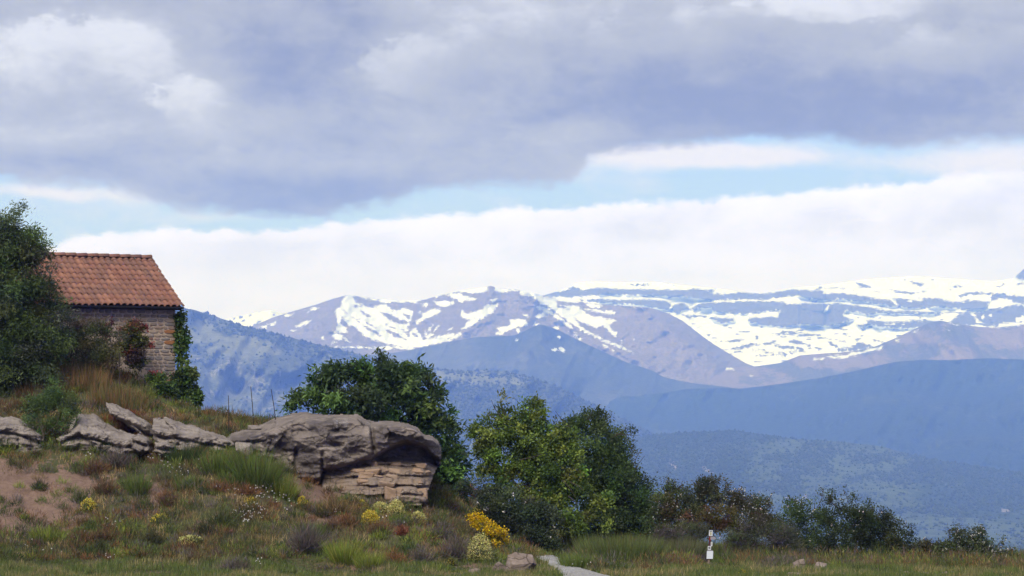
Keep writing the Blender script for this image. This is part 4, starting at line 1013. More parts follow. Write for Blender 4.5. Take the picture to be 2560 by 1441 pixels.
# ================================================================== POSTS AND SIGNS
def tube(P, R, n=6):
    P = np.asarray(P, float); m = len(P)
    V = []
    for i in range(m):
        d = P[min(i + 1, m - 1)] - P[max(i - 1, 0)]; d = d / (np.linalg.norm(d) + 1e-9)
        u = np.cross(d, (0.3, 1, 0.2)); u /= np.linalg.norm(u) + 1e-9; v = np.cross(d, u)
        for k in range(n):
            q = 2 * math.pi * k / n; V.append(P[i] + R[i] * (math.cos(q) * u + math.sin(q) * v))
    Fc = [(i * n + k, i * n + (k + 1) % n, (i + 1) * n + (k + 1) % n, (i + 1) * n + k) for i in range(m - 1) for k in range(n)]
    return np.array(V), np.array(Fc)
class Tubes:
    def __init__(s): s.V, s.F, s.n = [], [], 0
    def add(s, P, R, n=6):
        v, f = tube(P, R, n); s.V.append(v); s.F.append(f + s.n); s.n += len(v)
    def build(s, name, mat): return mesh(name, np.concatenate(s.V), np.concatenate(s.F), mat, smooth=True) if s.V else None
M_ROD = plain('rusty_iron', (0.022, 0.016, 0.015), .7, .3)
for (xb, yb_, xt, yt, dp, lab) in ((571, 1084, 571, 990, 76.5, 'thin upright iron rod nearest the house on the crest of the bank'), (634, 1062, 627, 967, 77, 'thin leaning iron rod rising behind the flat stone'),
                                   (691, 1062, 678, 974, 75.6, 'thin leaning iron rod standing on the outcrop beside the big tree'), (298, 962, 299, 882, 79.5, 'short iron rod half lost in the dry growth below the house wall')):
    A_, B_ = at(xb, yb_ + 6, dp), at(xt, yt, dp)
    T = Tubes(); T.add([A_, (A_ * .5 + B_ * .5) + np.array([.012, 0, 0]), B_], [.014, .013, .011], 6); T.add([B_ - (0, 0, .004), B_ + (0, 0, .012)], [.014, .006], 6)
    tag(T.build('iron_rod', M_ROD), lab, 'rod', 'iron rods on the bank')
# signpost
SB = hit(1773, 1409, 70); SB = at(1773, 1412, 75.0); SB[2] = gz(SB[0], SB[1])
sgn = empty('signpost', SB, 'low wooden waymark post carrying white plates among tall grass', 'signpost')
k = 75.0 / F
lean = 7.0 / 84
def sp_at(px, py, dy): return np.array(at(px, py, 75.0 + dy))
def board(name, x0, x1, y0, y1, dy, th, mat, parent=None, skew=0.0):
    q = [sp_at(x0 + skew, y0, dy), sp_at(x1 + skew, y0, dy), sp_at(x1, y1, dy), sp_at(x0, y1, dy)]
    V = np.array(q + [p + (0, th, 0) for p in q])
    o = mesh(name, V, [(0, 3, 2, 1), (4, 5, 6, 7), (0, 1, 5, 4), (1, 2, 6, 5), (2, 3, 7, 6), (3, 0, 4, 7)], mat)
    adopt(sgn, o)
    if parent: 
        o.parent = parent; o.location = o.location - parent.location
    return o
M_WOOD = plain('weathered_post', (0.17, 0.125, 0.10), .9, .1)
M_PLATE = plain('white_plate', (0.42, 0.43, 0.45), .6, .3); M_SHEET = plain('white_sheet', (0.46, 0.49, 0.55), .6, .3)
M_RED = plain('red_paint', (0.15, 0.018, 0.016), .7, .2); M_DRED = plain('dark_red_paint', (0.055, 0.02, 0.025), .7, .2); M_GREYP = plain('grey_board', (0.20, 0.19, 0.21), .8, .1)
M_INK = plain('dark_print', (0.015, 0.015, 0.02), .7, .2); M_YPR = plain('faded_yellow_print', (0.28, 0.26, 0.16), .7, .2)
def post_seg(name, y0, y1, mat, r=2.9):
    s0 = 1771.8 + (1409 - y0) * .055; s1 = 1771.8 + (1409 - y1) * .055
    T = Tubes(); T.add([sp_at(s1, y1, .03), sp_at(s0, y0, .03)], [r * k, r * k], 10)
    o = T.build(name, mat); adopt(sgn, o); return o
post_seg('post', 1352, 1416, M_WOOD); post_seg('red_band', 1340, 1351.8, M_RED, 3.0); post_seg('dark_red_band', 1352, 1366, M_DRED, 3.05); post_seg('post_top', 1327, 1340, M_WOOD)
pl = board('top_plate', 1772, 1781.3, 1326, 1340.5, -.028, .012, M_PLATE, None, .6)
board('dark_bar', 1774.2, 1780, 1327.6, 1329.4, -.031, .004, M_INK, pl); board('emblem', 1775, 1778.8, 1330.8, 1338.5, -.031, .004, M_YPR, pl)
board('arrow_board', 1776.2, 1787, 1342.3, 1349.6, -.035, .02, M_GREYP)
tip = [sp_at(1787, 1342.6, -.035), sp_at(1791, 1346.6, -.035), sp_at(1787, 1349.4, -.035)]
o = mesh('arrow_tip', np.array(tip + [p + (0, .02, 0) for p in tip]), [(0, 2, 1), (3, 4, 5), (0, 1, 4, 3), (1, 2, 5, 4), (2, 0, 3, 5)], M_GREYP); adopt(sgn, o)
sp_ = board('side_plate', 1776.8, 1781, 1355.2, 1366, -.03, .012, M_PLATE, None, .2); board('mark', 1778.6, 1779.6, 1357, 1363, -.033, .004, M_GREYP, sp_)
ap = board('arrow_plate', 1769.3, 1777.5, 1365.6, 1375.2, -.034, .012, M_PLATE, None, .4)
for (a_, b_, c_, d_) in ((1771.8, 1775.8, 1367.6, 1369.4), (1771.2, 1773.4, 1369.0, 1371.4), (1772.4, 1776.0, 1371.0, 1372.6)): board('arrow_print', a_, b_, c_, d_, -.037, .004, M_INK, ap)
board('white_sheet', 1766.3, 1782.2, 1378, 1397.6, -.034, .012, M_SHEET, None, .9)
board('clip_bar', 1768.5, 1781.5, 1376.2, 1378, -.03, .012, M_GREYP)

# ================================================================== PLANTS
def unit(v): return v / (np.linalg.norm(v, axis=-1, keepdims=True) + 1e-9)
class Veg:
    """collects leaf, blade and petal quads"""
    def __init__(s): s.P, s.C = [], []
    def add(s, c, axis, L, Wd, col, fold=.45):
        n = len(c); axis = unit(axis)
        L = np.broadcast_to(np.asarray(L, float), (n,))[:, None]; Wd = np.broadcast_to(np.asarray(Wd, float), (n,))[:, None]
        side = unit(np.cross(axis, rng.normal(size=(n, 3))))
        mid = c + axis * L * fold
        s.P.append(np.stack([c, mid + side * Wd * .5, c + axis * L, mid - side * Wd * .5], 1))
        s.C.append(np.broadcast_to(col, (n, 3)))
    def build(s, name, mat):
        P = np.concatenate(s.P); C_ = np.concatenate(s.C); n = len(P)
        return mesh(name, P.reshape(-1, 3), np.arange(n * 4).reshape(-1, 4), mat, np.repeat(C_, 4, 0))
def pick(cols, n, j=.25):
    cols = np.asarray(cols, float)
    return cols[rng.integers(0, len(cols), n)] * (1 + j * rng.normal(size=(n, 1))).clip(.4, 1.9) * (1 + .08 * rng.normal(size=(n, 3)))
def ph(cols, k=.85): return [tuple(q * k for q in lin3(*c_)) for c_ in cols]
def ball(n, pw=.45):
    d = unit(rng.normal(size=(n, 3))); return d * (rng.random((n, 1)) ** pw)
def sample_blobs(blobs, depth, n, pw=.45, thick=.9):
    Bp = np.asarray(blobs, float); a = Bp[:, 2] * Bp[:, 3]; a = a / a.sum()
    k = rng.choice(len(Bp), n, p=a); u = ball(n, pw)
    b = Bp[k]; dd = depth + (b[:, 4] if Bp.shape[1] > 4 else 0)
    p = at(b[:, 0] + u[:, 0] * b[:, 2], b[:, 1] - u[:, 2] * b[:, 3], dd)
    p[:, 1] += u[:, 1] * np.minimum(b[:, 2], b[:, 3] * 1.6) * thick * depth / F
    return p, u, k
def crown(V, blobs, depth, ncl, per, rc, L, Wd, cols, droop=.2, pw=.45, thick=.9, jl=.3, cj=.24, lobes=5, lsize=.5):
    nl = len(blobs) * lobes
    lp, lu, lk = sample_blobs(blobs, depth, nl, .22, thick)
    Bp = np.asarray(blobs, float); w_ = (Bp[lk, 2] * Bp[lk, 3]) ** .68; li = rng.choice(nl, ncl, p=w_ / w_.sum())
    k = lk[li]; u = ball(ncl, pw); u[:, 2] = np.where(u[:, 2] < -.35, -u[:, 2], u[:, 2])
    rad = np.minimum(Bp[k, 2], Bp[k, 3])[:, None] * lsize * depth / F
    p = lp[li] + u * rad * np.array([1.15, 1.0, .85])
    u = unit(u + .5 * lu[li])
    cc = pick(cols, nl, cj)[li] * (1 + .12 * rng.normal(size=(ncl, 1))).clip(.6, 1.5)
    c_ = np.repeat(p, per, 0) + rng.normal(size=(ncl * per, 3)) * rc
    ax = np.repeat(u, per, 0) * .6 + rng.normal(size=(ncl * per, 3)) * .6 + np.array([0, 0, .15 - droop])
    V.add(c_, ax, L * (1 + jl * rng.normal(size=ncl * per)).clip(.4, 1.7), Wd * (1 + .2 * rng.normal(size=ncl * per)).clip(.5, 1.6), np.repeat(cc, per, 0) * (1 + .18 * rng.normal(size=(ncl * per, 1))).clip(.5, 1.6))
    return p, k
def limbs(T, base, blobs, depth, pts, kk, r0, fork=.35, ntw=5, bend=.25):
    Bp = np.asarray(blobs, float); cen = np.array([at(b[0], b[1], depth + (b[4] if len(b) > 4 else 0)) for b in Bp])
    low = cen.mean(0); f0 = base + (low - base) * fork
    m1 = base * .5 + f0 * .5 + rng.normal(size=3) * .06
    T.add([base - (0, 0, .3), base, m1, f0], [r0 * 1.25, r0 * 1.05, r0 * .9, r0 * .75], 8)
    big = set(np.argsort(-(Bp[:, 2] * Bp[:, 3]))[:max(5, int(len(Bp) * .45))])
    for i, c_ in enumerate(cen):
        if i not in big: continue
        m_ = f0 * .5 + c_ * .5 + rng.normal(size=3) * bend * .5; m_ = m_ + rng.normal(size=3) * .15; m_[2] += .1
        T.add([f0, f0 * .7 + m_ * .3, m_, c_], [r0 * .42, r0 * .34, r0 * .22, r0 * .10], 6)
        q = np.nonzero(kk == i)[0][:ntw]
        for j in q: T.add([c_, c_ * .45 + pts[j] * .55 + rng.normal(size=3) * .06, pts[j]], [r0 * .11, r0 * .08, r0 * .03], 4)
def tree(name, label, base, blobs, depth, cat, r0, args, fork=.35, ntw=5, mat=M_LEAF, trunk='trunk', crown_name='crown', extra=None):
    V, T = Veg(), Tubes()
    pts, kk = crown(V, blobs, depth, **args)
    if extra: extra(V, T)
    limbs(T, base, blobs, depth, pts, kk, r0, fork, ntw)
    e = empty(name, base, label, cat)
    t_, c_ = T.build(trunk, M_BARK), V.build(crown_name, mat)
    adopt(e, t_, c_)
    return e
def gbase(px, dep):
    p = at(px, 1000, dep); return np.array([p[0], dep, float(gz(p[0], dep))])

# --- tree at the left edge
tree('almond_tree', 'tall narrow leaved tree at the picture edge hiding the end of the roof', gbase(15, 79.3),
     [(30,548,32,30),(62,540,28,22),(85,565,26,26),(92,600,30,28),(50,600,40,35),(5,580,40,50),(95,640,28,20),(10,660,55,55),(65,680,50,45),(20,760,70,60),(80,745,55,50),(110,722,38,30),(125,780,38,36),(60,840,90,60),(130,830,50,42),(20,910,80,60),(95,900,60,45),(-50,700,60,120),(-60,880,70,120),(150,850,30,24),(40,960,70,40),(110,945,60,36),(0,1000,60,30),(60,900,70,50),(30,720,60,50),(160,880,30,24),(20,930,60,50),(60,990,60,30),(-20,820,60,60),(40,640,60,46),(88,655,36,30),(20,615,60,46),(72,610,40,30),(40,560,50,40),(100,690,36,30),(60,720,60,40)],
     79.0, 'tree', .075, dict(ncl=8200, lobes=7, lsize=.62, per=16, rc=.12, L=.12, Wd=.034, cols=ph([(58,72,38),(70,86,46),(48,58,38),(82,92,50),(60,66,52)], 1.15), droop=.45, pw=.5), fork=.12, ntw=9)
# --- chestnut behind the outcrop
tree('chestnut_tree', 'broad dark chestnut tree rising behind the outcrop', gbase(985, 82.0),
     [(748,962,20,14),(760,985,30,20),(796,938,24,20),(836,922,26,14),(862,918,14,10),(825,955,34,22),(800,985,60,34),(870,960,60,38),(925,915,22,14),(946,897,18,9),(965,912,24,12),(990,902,20,10),(1008,920,22,16),(1022,945,24,18),(950,950,75,36),(1015,965,62,40),(760,1012,46,20),(715,1026,24,7),(850,1010,95,32),(950,1010,110,42),(1050,1005,55,34),(1080,1030,50,30),(1120,1035,26,12),(1148,1040,14,9),
      (1060,1060,52,34),(1095,1085,40,34),(1125,1120,34,26),(1100,1140,44,44),(1140,1165,36,36),(1115,1205,50,44),(1150,1210,30,36),(1095,1240,36,30),(1010,1050,60,26),(1130,1245,30,24)],
     81.5, 'tree', .16, dict(ncl=2100, lobes=4, lsize=.5, cj=.14, per=13, rc=.12, L=.175, Wd=.07, cols=ph([(46,64,32),(56,76,38),(40,54,30),(76,96,46),(52,68,40)], 1.4), droop=.5, pw=.4), fork=.55, ntw=4)
# --- yellow-green field maple
def maple_twigs(V, T):
    for a, b in (((1255, 1045), (1232, 1010)), ((1250, 1040), (1228, 1000)), ((1262, 1038), (1250, 998)), ((1240, 1050), (1222, 1028)), ((1420, 1240), (1445, 1262)), ((1425, 1205), (1460, 1228)), ((1405, 1200), (1440, 1245)), ((1300, 1150), (1360, 1135))):
        A_, B_ = at(*a, 78.5), at(*b, 78.3); T.add([A_, A_ * .5 + B_ * .5 + rng.normal(size=3) * .05, B_], [.016, .011, .005], 5)
tree('maple_tree', 'yellow green bushy tree with bare twigs left of the dark one', gbase(1370, 79.8),
     [(1250,1008,18,16),(1275,1015,20,14),(1298,1020,20,20),(1332,1028,26,20),(1355,1045,20,18),(1275,1045,34,22),(1320,1060,38,26),(1225,1062,22,18),(1200,1082,30,16),(1190,1100,18,12),(1240,1095,44,26),(1300,1100,54,34),(1370,1095,34,26),(1395,1070,20,16),
      (1225,1135,38,26),(1215,1165,26,20),(1280,1150,46,30),(1345,1150,52,36),(1410,1115,30,26),(1424,1100,18,22),(1425,1150,24,24),(1380,1190,56,36),(1440,1180,20,18),(1300,1195,46,28),(1330,1235,44,30),(1390,1240,36,24),(1290,1235,30,18),(1480,1235,26,22),(1500,1262,24,26),(1470,1285,36,28),(1410,1285,30,26),(1340,1280,46,30),(1440,1310,40,22),(1510,1300,16,22),(1270,1185,40,24),(1250,1215,34,20),(1430,1240,40,34),(1460,1215,26,24)],
     79.5, 'tree', .10, dict(ncl=3600, lobes=7, lsize=.55, per=13, rc=.09, L=.10, Wd=.058, cols=ph([(88,104,44),(76,92,40),(104,116,52),(68,84,38),(62,78,36)], 1.25), droop=.15, pw=.42, cj=.15), fork=.45, ntw=6, extra=maple_twigs)
# --- dark tree to its right
def haw_twigs(V, T):
    for a, b in (((1540, 1085), (1596, 1090)), ((1530, 1095), (1570, 1068)), ((1580, 1170), (1604, 1122)), ((1585, 1180), (1612, 1140)), ((1425, 1070), (1388, 1028)), ((1470, 1050), (1484, 1022))):
        A_, B_ = at(*a, 82.5), at(*b, 82.3); T.add([A_, A_ * .5 + B_ * .5 + rng.normal(size=3) * .05, B_], [.016, .011, .005], 5)
tree('hawthorn_tree', 'dark green tree standing right behind the yellow green one', gbase(1530, 83.3),
     [(1445,1048,26,20),(1478,1038,30,16),(1500,1050,26,20),(1430,1075,36,24),(1470,1085,56,34),(1530,1085,32,20),(1562,1082,26,12),(1585,1090,14,8),(1390,1058,14,10),(1450,1130,60,40),(1520,1130,56,40),(1490,1180,66,44),(1555,1170,44,36),(1588,1150,16,22),(1602,1138,12,14),(1545,1215,66,44),(1590,1215,36,34),(1500,1240,70,44),(1570,1265,66,44),(1620,1250,36,30),(1530,1305,70,40),(1610,1300,50,36),(1650,1285,36,26),(1480,1330,60,30),(1560,1335,70,28),(1630,1335,50,24),(1440,1345,50,22)],
     83.0, 'tree', .12, dict(ncl=4600, lobes=7, lsize=.6, per=15, rc=.10, L=.085, Wd=.045, cols=ph([(52,68,36),(62,78,42),(44,58,34),(72,88,48)], 1.25), droop=.1, pw=.45), fork=.35, ntw=5, extra=haw_twigs)
# --- small almond on the ledges
tree('almond_sapling', 'small bright green almond tree with a bent dark trunk on the ledges', np.array(at(100, 1128, 73.0)),
     [(120,985,36,26),(95,1000,40,26),(150,1005,38,26),(120,1030,60,34),(70,1030,26,20),(175,1040,26,20),(95,1062,40,24),(150,1065,40,22),(190,1062,20,14),(120,1085,40,16),(55,1020,10,14)],
     73.4, 'tree', .045, dict(ncl=620, per=15, rc=.09, L=.10, Wd=.024, cols=ph([(72,94,48),(84,106,54),(60,78,44),(92,108,60)]), droop=.15, pw=.55), fork=.4, ntw=6)
# --- climbers on the house
def spray(name, label, cat, blobs, depth, args, stems=(), mat=M_LEAF, group=None, extra_parts=()):
    V, T = Veg(), Tubes()
    pts, kk = crown(V, blobs, depth, **args)
    for P, R in stems: T.add(P, R, 5)
    lo = max(blobs, key=lambda b: b[1] + b[3])
    e = empty(name, at(lo[0], lo[1] + lo[3], depth), label, cat, group)
    Bp = np.asarray(blobs, float)
    for i, b in enumerate(Bp):
        c_ = at(b[0], b[1] + b[3] * .8, depth)
        for j in np.nonzero(kk == i)[0][:7]:
            T.add([c_, c_ * .5 + pts[j] * .5 + rng.normal(size=3) * .04, pts[j]], [.014, .009, .004], 4)
    adopt(e, T.build('stems', M_BARK), V.build('foliage', mat), *[f(blobs, depth) for f in extra_parts])
    return e
spray('ivy', 'green ivy climbing the far corner of the house wall and trailing onto the crest', 'ivy',
      [(447,800,9,16),(450,830,10,18),(455,850,11,14),(450,880,10,22),(462,868,8,8),(455,905,11,14),(450,935,12,18),(466,940,16,12),(478,937,6,6),(452,965,18,18),(470,985,22,16),(484,1000,14,16),(455,1005,24,20),(470,1025,20,12),(440,985,14,18)], 84.6,
      dict(ncl=1100, lobes=6, lsize=.8, per=12, rc=.08, L=.10, Wd=.085, cols=ph([(70,94,44),(84,110,50),(54,72,38),(96,118,56)]), droop=.4, pw=.5, thick=1.2),
      [([at(443, 1030, 84.8), at(444, 960, 84.8), at(446, 880, 84.8), at(446, 800, 84.8)], [.04, .035, .025, .01])])
spray('vine_bush', 'olive yellow bush with red leaves growing against the stone wall', 'bush',
      [(325,815,22,10),(315,832,30,14),(345,838,14,12),(335,855,26,14),(318,872,28,16),(345,880,14,14),(330,902,30,18),(345,920,22,16),(355,905,10,14)], 82.4,
      dict(ncl=420, per=13, rc=.08, L=.10, Wd=.05, cols=ph([(104,104,44),(88,92,42),(70,74,40),(112,70,52),(62,50,48)]), droop=.2, pw=.5))
spray('creeper', 'straggling red leaved creeper spread on the stones beside the bush', 'creeper', [(352,820,16,5),(374,858,5,7),(270,812,8,8),(266,838,12,7),(382,942,10,10)], 82.6,
      dict(ncl=90, per=9, rc=.06, L=.09, Wd=.05, cols=ph([(122,52,52),(140,66,58),(100,44,50)]), droop=.2, pw=.5))
spray('bush', 'yellow green mound of shrubs between the edge tree and the red creeper', 'bush', [(205,808,26,14),(232,818,30,18),(255,815,18,12),(190,835,34,24),(235,850,40,28),(280,850,24,22),(175,870,36,30),(215,885,40,26),(290,880,26,20),(285,905,34,20),(255,890,34,24)], 80.6,
      dict(ncl=950, per=14, rc=.10, L=.10, Wd=.03, cols=ph([(92,96,50),(78,86,46),(104,100,60),(70,74,50),(96,84,58)]), droop=.1, pw=.5))
spray('bush', 'bright green nettles at the foot of the house wall', 'bush', [(395,955,18,16),(410,975,22,20),(385,985,18,14),(425,1000,20,18),(395,1015,20,14)], 82.0,
      dict(ncl=300, per=12, rc=.08, L=.10, Wd=.05, cols=ph([(84,104,46),(96,116,52),(66,84,42)]), droop=.2, pw=.5))
# --- flowers as parts
def blossoms(n, cols, size=.05, name='blossom', up=.3, band=None):
    def f(blobs, depth):
        V = Veg()
        p, u, k = sample_blobs(blobs, depth - .05, n * 3, .12, 1.0)
        q = np.argsort(u[:, 1] - .6 * u[:, 2])[:n]; p = p[q]
        for a in range(3):
            V.add(p + rng.normal(size=p.shape) * size * .15, unit(rng.normal(size=p.shape) + np.array([0, -1.2, up])), size * (.7 + .6 * rng.random(n)), size * .8, pick(cols, n, .12), .5)
        return V.build(name, M_PETAL)
    return f
WHITE = [(0.52, 0.50, 0.49), (0.46, 0.42, 0.42), (0.56, 0.53, 0.50)]
spray('bramble', 'dense grey green bramble thicket behind the yellow broom', 'bramble',
      [(1190,1222,34,22),(1230,1235,40,26),(1270,1250,40,28),(1215,1265,50,30),(1290,1285,56,36),(1340,1310,50,36),(1260,1310,50,36),(1310,1345,56,34),(1370,1340,40,30),(1380,1368,36,22),(1230,1290,36,26),(1300,1375,40,20)], 75.5,
      dict(ncl=2600, lobes=7, lsize=.6, per=13, rc=.10, L=.075, Wd=.042, cols=ph([(66,78,52),(56,66,46),(78,90,62),(48,58,42)]), droop=.1, pw=.45), extra_parts=[blossoms(22, WHITE, .07)])
ROSE = ph([(64,74,44),(78,84,50),(54,60,42),(88,78,56)])
def rose(name, label, blobs, depth, nfl, ncl, cols=ROSE, sprigs=(), cat='bush'):
    st = []
    for a, b in sprigs:
        A_, B_ = at(*a, depth), at(*b, depth); st.append(([A_, A_ * .5 + B_ * .5 + rng.normal(size=3) * .05, B_], [.014, .010, .004]))
    bl = list(blobs)
    for a, b in sprigs:
        for q in (.55, .75, .92): bl.append((a[0] * (1 - q) + b[0] * q, a[1] * (1 - q) + b[1] * q, 7, 7))
    return spray(name, label, cat, bl, depth, dict(ncl=int(ncl * 1.9), lobes=7, lsize=.65, per=11, rc=.075, L=.066, Wd=.038, cols=[tuple(q * 1.12 for q in c_) for c_ in cols], droop=.05, pw=.5), st, extra_parts=[blossoms(int(nfl * 1.4), WHITE, .048)] if nfl else [])
rose('rose_bush', 'wild rose bush dotted with white flowers against the dark tree', [(1670,1225,22,14),(1690,1245,36,24),(1660,1265,40,26),(1700,1275,40,30),(1650,1300,36,24),(1690,1310,44,24),(1720,1300,40,26),(1670,1335,50,22)], 81, 60, 520, sprigs=[((1672, 1230), (1671, 1196)), ((1690, 1240), (1705, 1212)), ((1680, 1235), (1655, 1215))])
rose('thorn_bush', 'dark leafy thorn bush with a tall leaning spray', [(1765,1215,26,16),(1750,1230,18,18),(1775,1240,36,20),(1740,1262,30,22)], 80.5, 14, 380, ph([(54,62,40),(66,70,46),(70,66,48)]), sprigs=[((1790, 1225), (1800, 1186)), ((1785, 1222), (1786, 1200)), ((1812, 1235), (1815, 1212))])
rose('rose_bush', 'brownish wild rose bush with pale flowers and arching side shoots', [(1845,1232,24,14),(1830,1250,36,20),(1865,1255,34,22),(1885,1275,40,24),(1840,1280,40,24),(1900,1300,36,22),(1930,1315,34,22),(1870,1318,50,24)], 80, 85, 560, ph([(74,72,48),(68,74,46),(82,72,54),(60,64,44)]), sprigs=[((1890, 1265), (1900, 1232)), ((1905, 1285), (1938, 1224)), ((1915, 1290), (1928, 1240)), ((1850, 1240), (1860, 1216))])
rose('olive_bush', 'low olive and rusty bush in front of the thorn bush', [(1745,1285,40,22),(1785,1285,36,22),(1825,1300,36,20),(1770,1310,44,18),(1790,1332,50,18),(1840,1338,44,16),(1735,1330,40,18)], 79, 8, 420, ph([(86,84,44),(94,82,48),(96,74,50),(74,74,42)]))
spray('heather_bush', 'grey purple twiggy bush behind the signpost', 'bush', [(1880,1320,40,18),(1915,1328,36,20),(1845,1335,36,16),(1700,1330,40,16),(1740,1335,40,16),(1945,1340,36,24),(1900,1355,50,22),(1840,1362,50,20),(1960,1372,44,20),(1700,1360,50,18),(1650,1350,50,18)], 78.5,
      dict(ncl=1400, lobes=7, lsize=.7, per=14, rc=.10, L=.12, Wd=.014, cols=ph([(92,82,86),(82,78,72),(78,84,58),(88,92,64)]), droop=-.3, pw=.5), mat=M_DRY)
rose('green_bush', 'mid green bush filling the gap beside the big dark thicket', [(1980,1275,26,20),(2010,1285,40,26),(1975,1305,34,26),(2035,1310,40,28),(1990,1335,40,24),(1975,1362,44,22),(2020,1368,44,20)], 79.5, 14, 520, ph([(62,78,42),(74,90,48),(54,66,38)]), sprigs=[((2000, 1280), (1985, 1258)), ((2010, 1270), (2003, 1246)), ((2040, 1275), (2060, 1222)), ((2035, 1280), (2038, 1250))])
rose('thicket', 'biggest dark green thicket of the right hand hedge', [(2075,1248,22,14),(2105,1262,34,20),(2075,1285,40,24),(2140,1278,36,22),(2120,1305,60,30),(2180,1300,44,24),(2210,1320,40,26),(2250,1335,34,28),(2150,1340,70,34),(2090,1340,44,30),(2220,1358,52,30),(2270,1362,30,24),(2160,1372,60,22),(2090,1378,50,24),(2230,1385,60,20),(2280,1390,40,16),(2040,1372,40,24),(2130,1392,70,14)], 78.5, 18, 1300,
     ph([(46,58,32),(56,68,38),(40,50,30),(64,74,44)]), sprigs=[((2105, 1250), (2113, 1228)), ((2180, 1290), (2178, 1266)), ((2195, 1295), (2206, 1270)), ((2240, 1315), (2238, 1294)), ((2258, 1320), (2264, 1296)), ((2275, 1340), (2280, 1312))], cat='thicket')
rose('rose_bush', 'white flowering rose bush farthest to the right above the valley', [(2400,1345,24,14),(2440,1338,30,14),(2420,1360,44,18),(2465,1362,34,16),(2385,1375,40,18),(2490,1380,30,14),(2510,1398,24,12),(2440,1385,50,16)], 77, 110, 560, ph([(66,76,48),(78,86,56),(56,64,44)]), sprigs=[((2380, 1350), (2372, 1326)), ((2392, 1345), (2392, 1324)), ((2490, 1370), (2512, 1352)), ((2500, 1380), (2532, 1372)), ((2515, 1390), (2546, 1386)), ((2450, 1335), (2455, 1322))])
rose('olive_bush', 'dull olive bush between the dark thicket and the farthest rose', [(2310,1362,30,18),(2335,1375,36,20),(2300,1388,40,20),(2360,1395,44,16)], 77.5, 12, 420, ph([(72,74,48),(84,82,54),(64,64,46)]))
# --- broom in flower and yellow cushions
def cushion(name, label, cat, px, py, rx, ry, fol, flo, nf, fs=.035, depth_off=0.0, kind='twig', n=260, group=None):
    b = hit(px, py + ry)
    d = b[1] + depth_off; k_ = d / F
    R = np.array([rx * k_, rx * k_ * .8, 2 * ry * k_])
    V = Veg()
    u = ball(n, .42); u[:, 2] = np.abs(u[:, 2]); u[:, :2] *= (1 + .35 * rng.normal(size=(n, 1))).clip(.4, 1.5)
    p = b + u * R * np.array([.95, .95, .8])
    ax = u * np.array([.7, .7, .4]) + rng.normal(size=(n, 3)) * .35 + np.array([0, 0, .8])
    V.add(p, ax, (.5 + .9 * rng.random(n) ** 2) * max(.16, R[2] * .34), .015, pick(fol, n, .22))
    m = n // 2
    V.add(np.repeat(b[None], m, 0) + rng.normal(size=(m, 3)) * R * np.array([.3, .3, .02]), unit(rng.normal(size=(m, 3)) * np.array([.8, .8, .2]) + np.array([0, 0, .9])), R[2] * (.5 + .45 * rng.random(m)), .016, pick(fol, m, .25))
    e = empty(name, b, label, cat, group)
    kids = [V.build('foliage', M_DRY)]
    nf = int(nf * 1.6)
    if nf:
        Vf = Veg(); u = unit(rng.normal(size=(nf, 3))); u[:, 2] = np.abs(u[:, 2]) * .9 + .1; u[:, 1] = -np.abs(u[:, 1]) * np.sign(rng.random(nf) - .2)
        q = b + u * R * (.86 + .22 * rng.random((nf, 1)))
        for a in range(2): Vf.add(q + rng.normal(size=q.shape) * fs * .2, unit(rng.normal(size=q.shape) + np.array([0, -.8, .8])), fs * (.7 + .7 * rng.random(nf)), fs * .8, pick(flo, nf, .12), .5)
        kids.append(Vf.build('blossom', M_PETAL))
    adopt(e, *kids)
    return e
YEL = [(0.55, 0.43, 0.05), (0.48, 0.38, 0.06), (0.58, 0.48, 0.10)]; PYEL = [(0.50, 0.46, 0.15), (0.56, 0.52, 0.22), (0.44, 0.42, 0.16)]; GOLD = [(0.58, 0.38, 0.008), (0.50, 0.32, 0.006), (0.62, 0.44, 0.02)]
GF = ph([(92,100,62),(104,108,70),(82,88,58)])
cushion('everlasting', 'deep yellow flower cushion in front of the paler ones below the outcrop', 'flowers', 925, 1296, 22, 16, GF, YEL, 330, .045)
cushion('everlasting', 'pale yellow flower cushion leaning over the deep yellow one', 'flowers', 952, 1272, 24, 13, GF, PYEL, 300, .04)
cushion('everlasting', 'small deep yellow flower tuft highest under the outcrop beds', 'flowers', 906, 1262, 12, 11, GF, YEL, 120, .04)
cushion('everlasting', 'tall pale yellow flower cushion in the middle below the tan beds', 'flowers', 990, 1274, 21, 20, GF, PYEL, 420, .04)
cushion('everlasting', 'pale yellow flower cushion farthest right below the outcrop', 'flowers', 1044, 1299, 22, 15, GF, PYEL, 340, .04)
cushion('everlasting', 'yellow flower tuft growing at the left foot of the outcrop', 'flowers', 756, 1258, 12, 15, GF, YEL, 110, .045)
cushion('everlasting', 'golden flower tuft at the edge of the bare soil', 'flowers', 221, 1268, 20, 16, GF, YEL, 130, .045)
cushion('everlasting', 'small ochre cushion on the open slope right of the daisies gap', 'flowers', 626, 1254, 14, 8, ph([(130,112,52),(120,100,56)]), YEL, 60, .04)
cushion('everlasting', 'faded yellow flower drift low on the bank', 'flowers', 478, 1352, 36, 12, GF, PYEL, 170, .04)
cushion('everlasting', 'yellow flower drift above the low faded one', 'flowers', 400, 1300, 24, 10, GF, YEL, 70, .04)
cushion('everlasting', 'tall pale lemon flower clump beside the golden broom', 'flowers', 1200, 1372, 32, 34, ph([(110,112,78),(98,102,70)]), PYEL, 420, .036)
cushion('everlasting', 'tiny golden flower sprig near the path boulders', 'flowers', 1128, 1406, 8, 7, GF, YEL, 40, .04)
cushion('everlasting', 'thin yellow flower spikes under the chestnut branches', 'flowers', 1190, 1284, 14, 14, ph([(70,84,50)]), YEL, 40, .04)
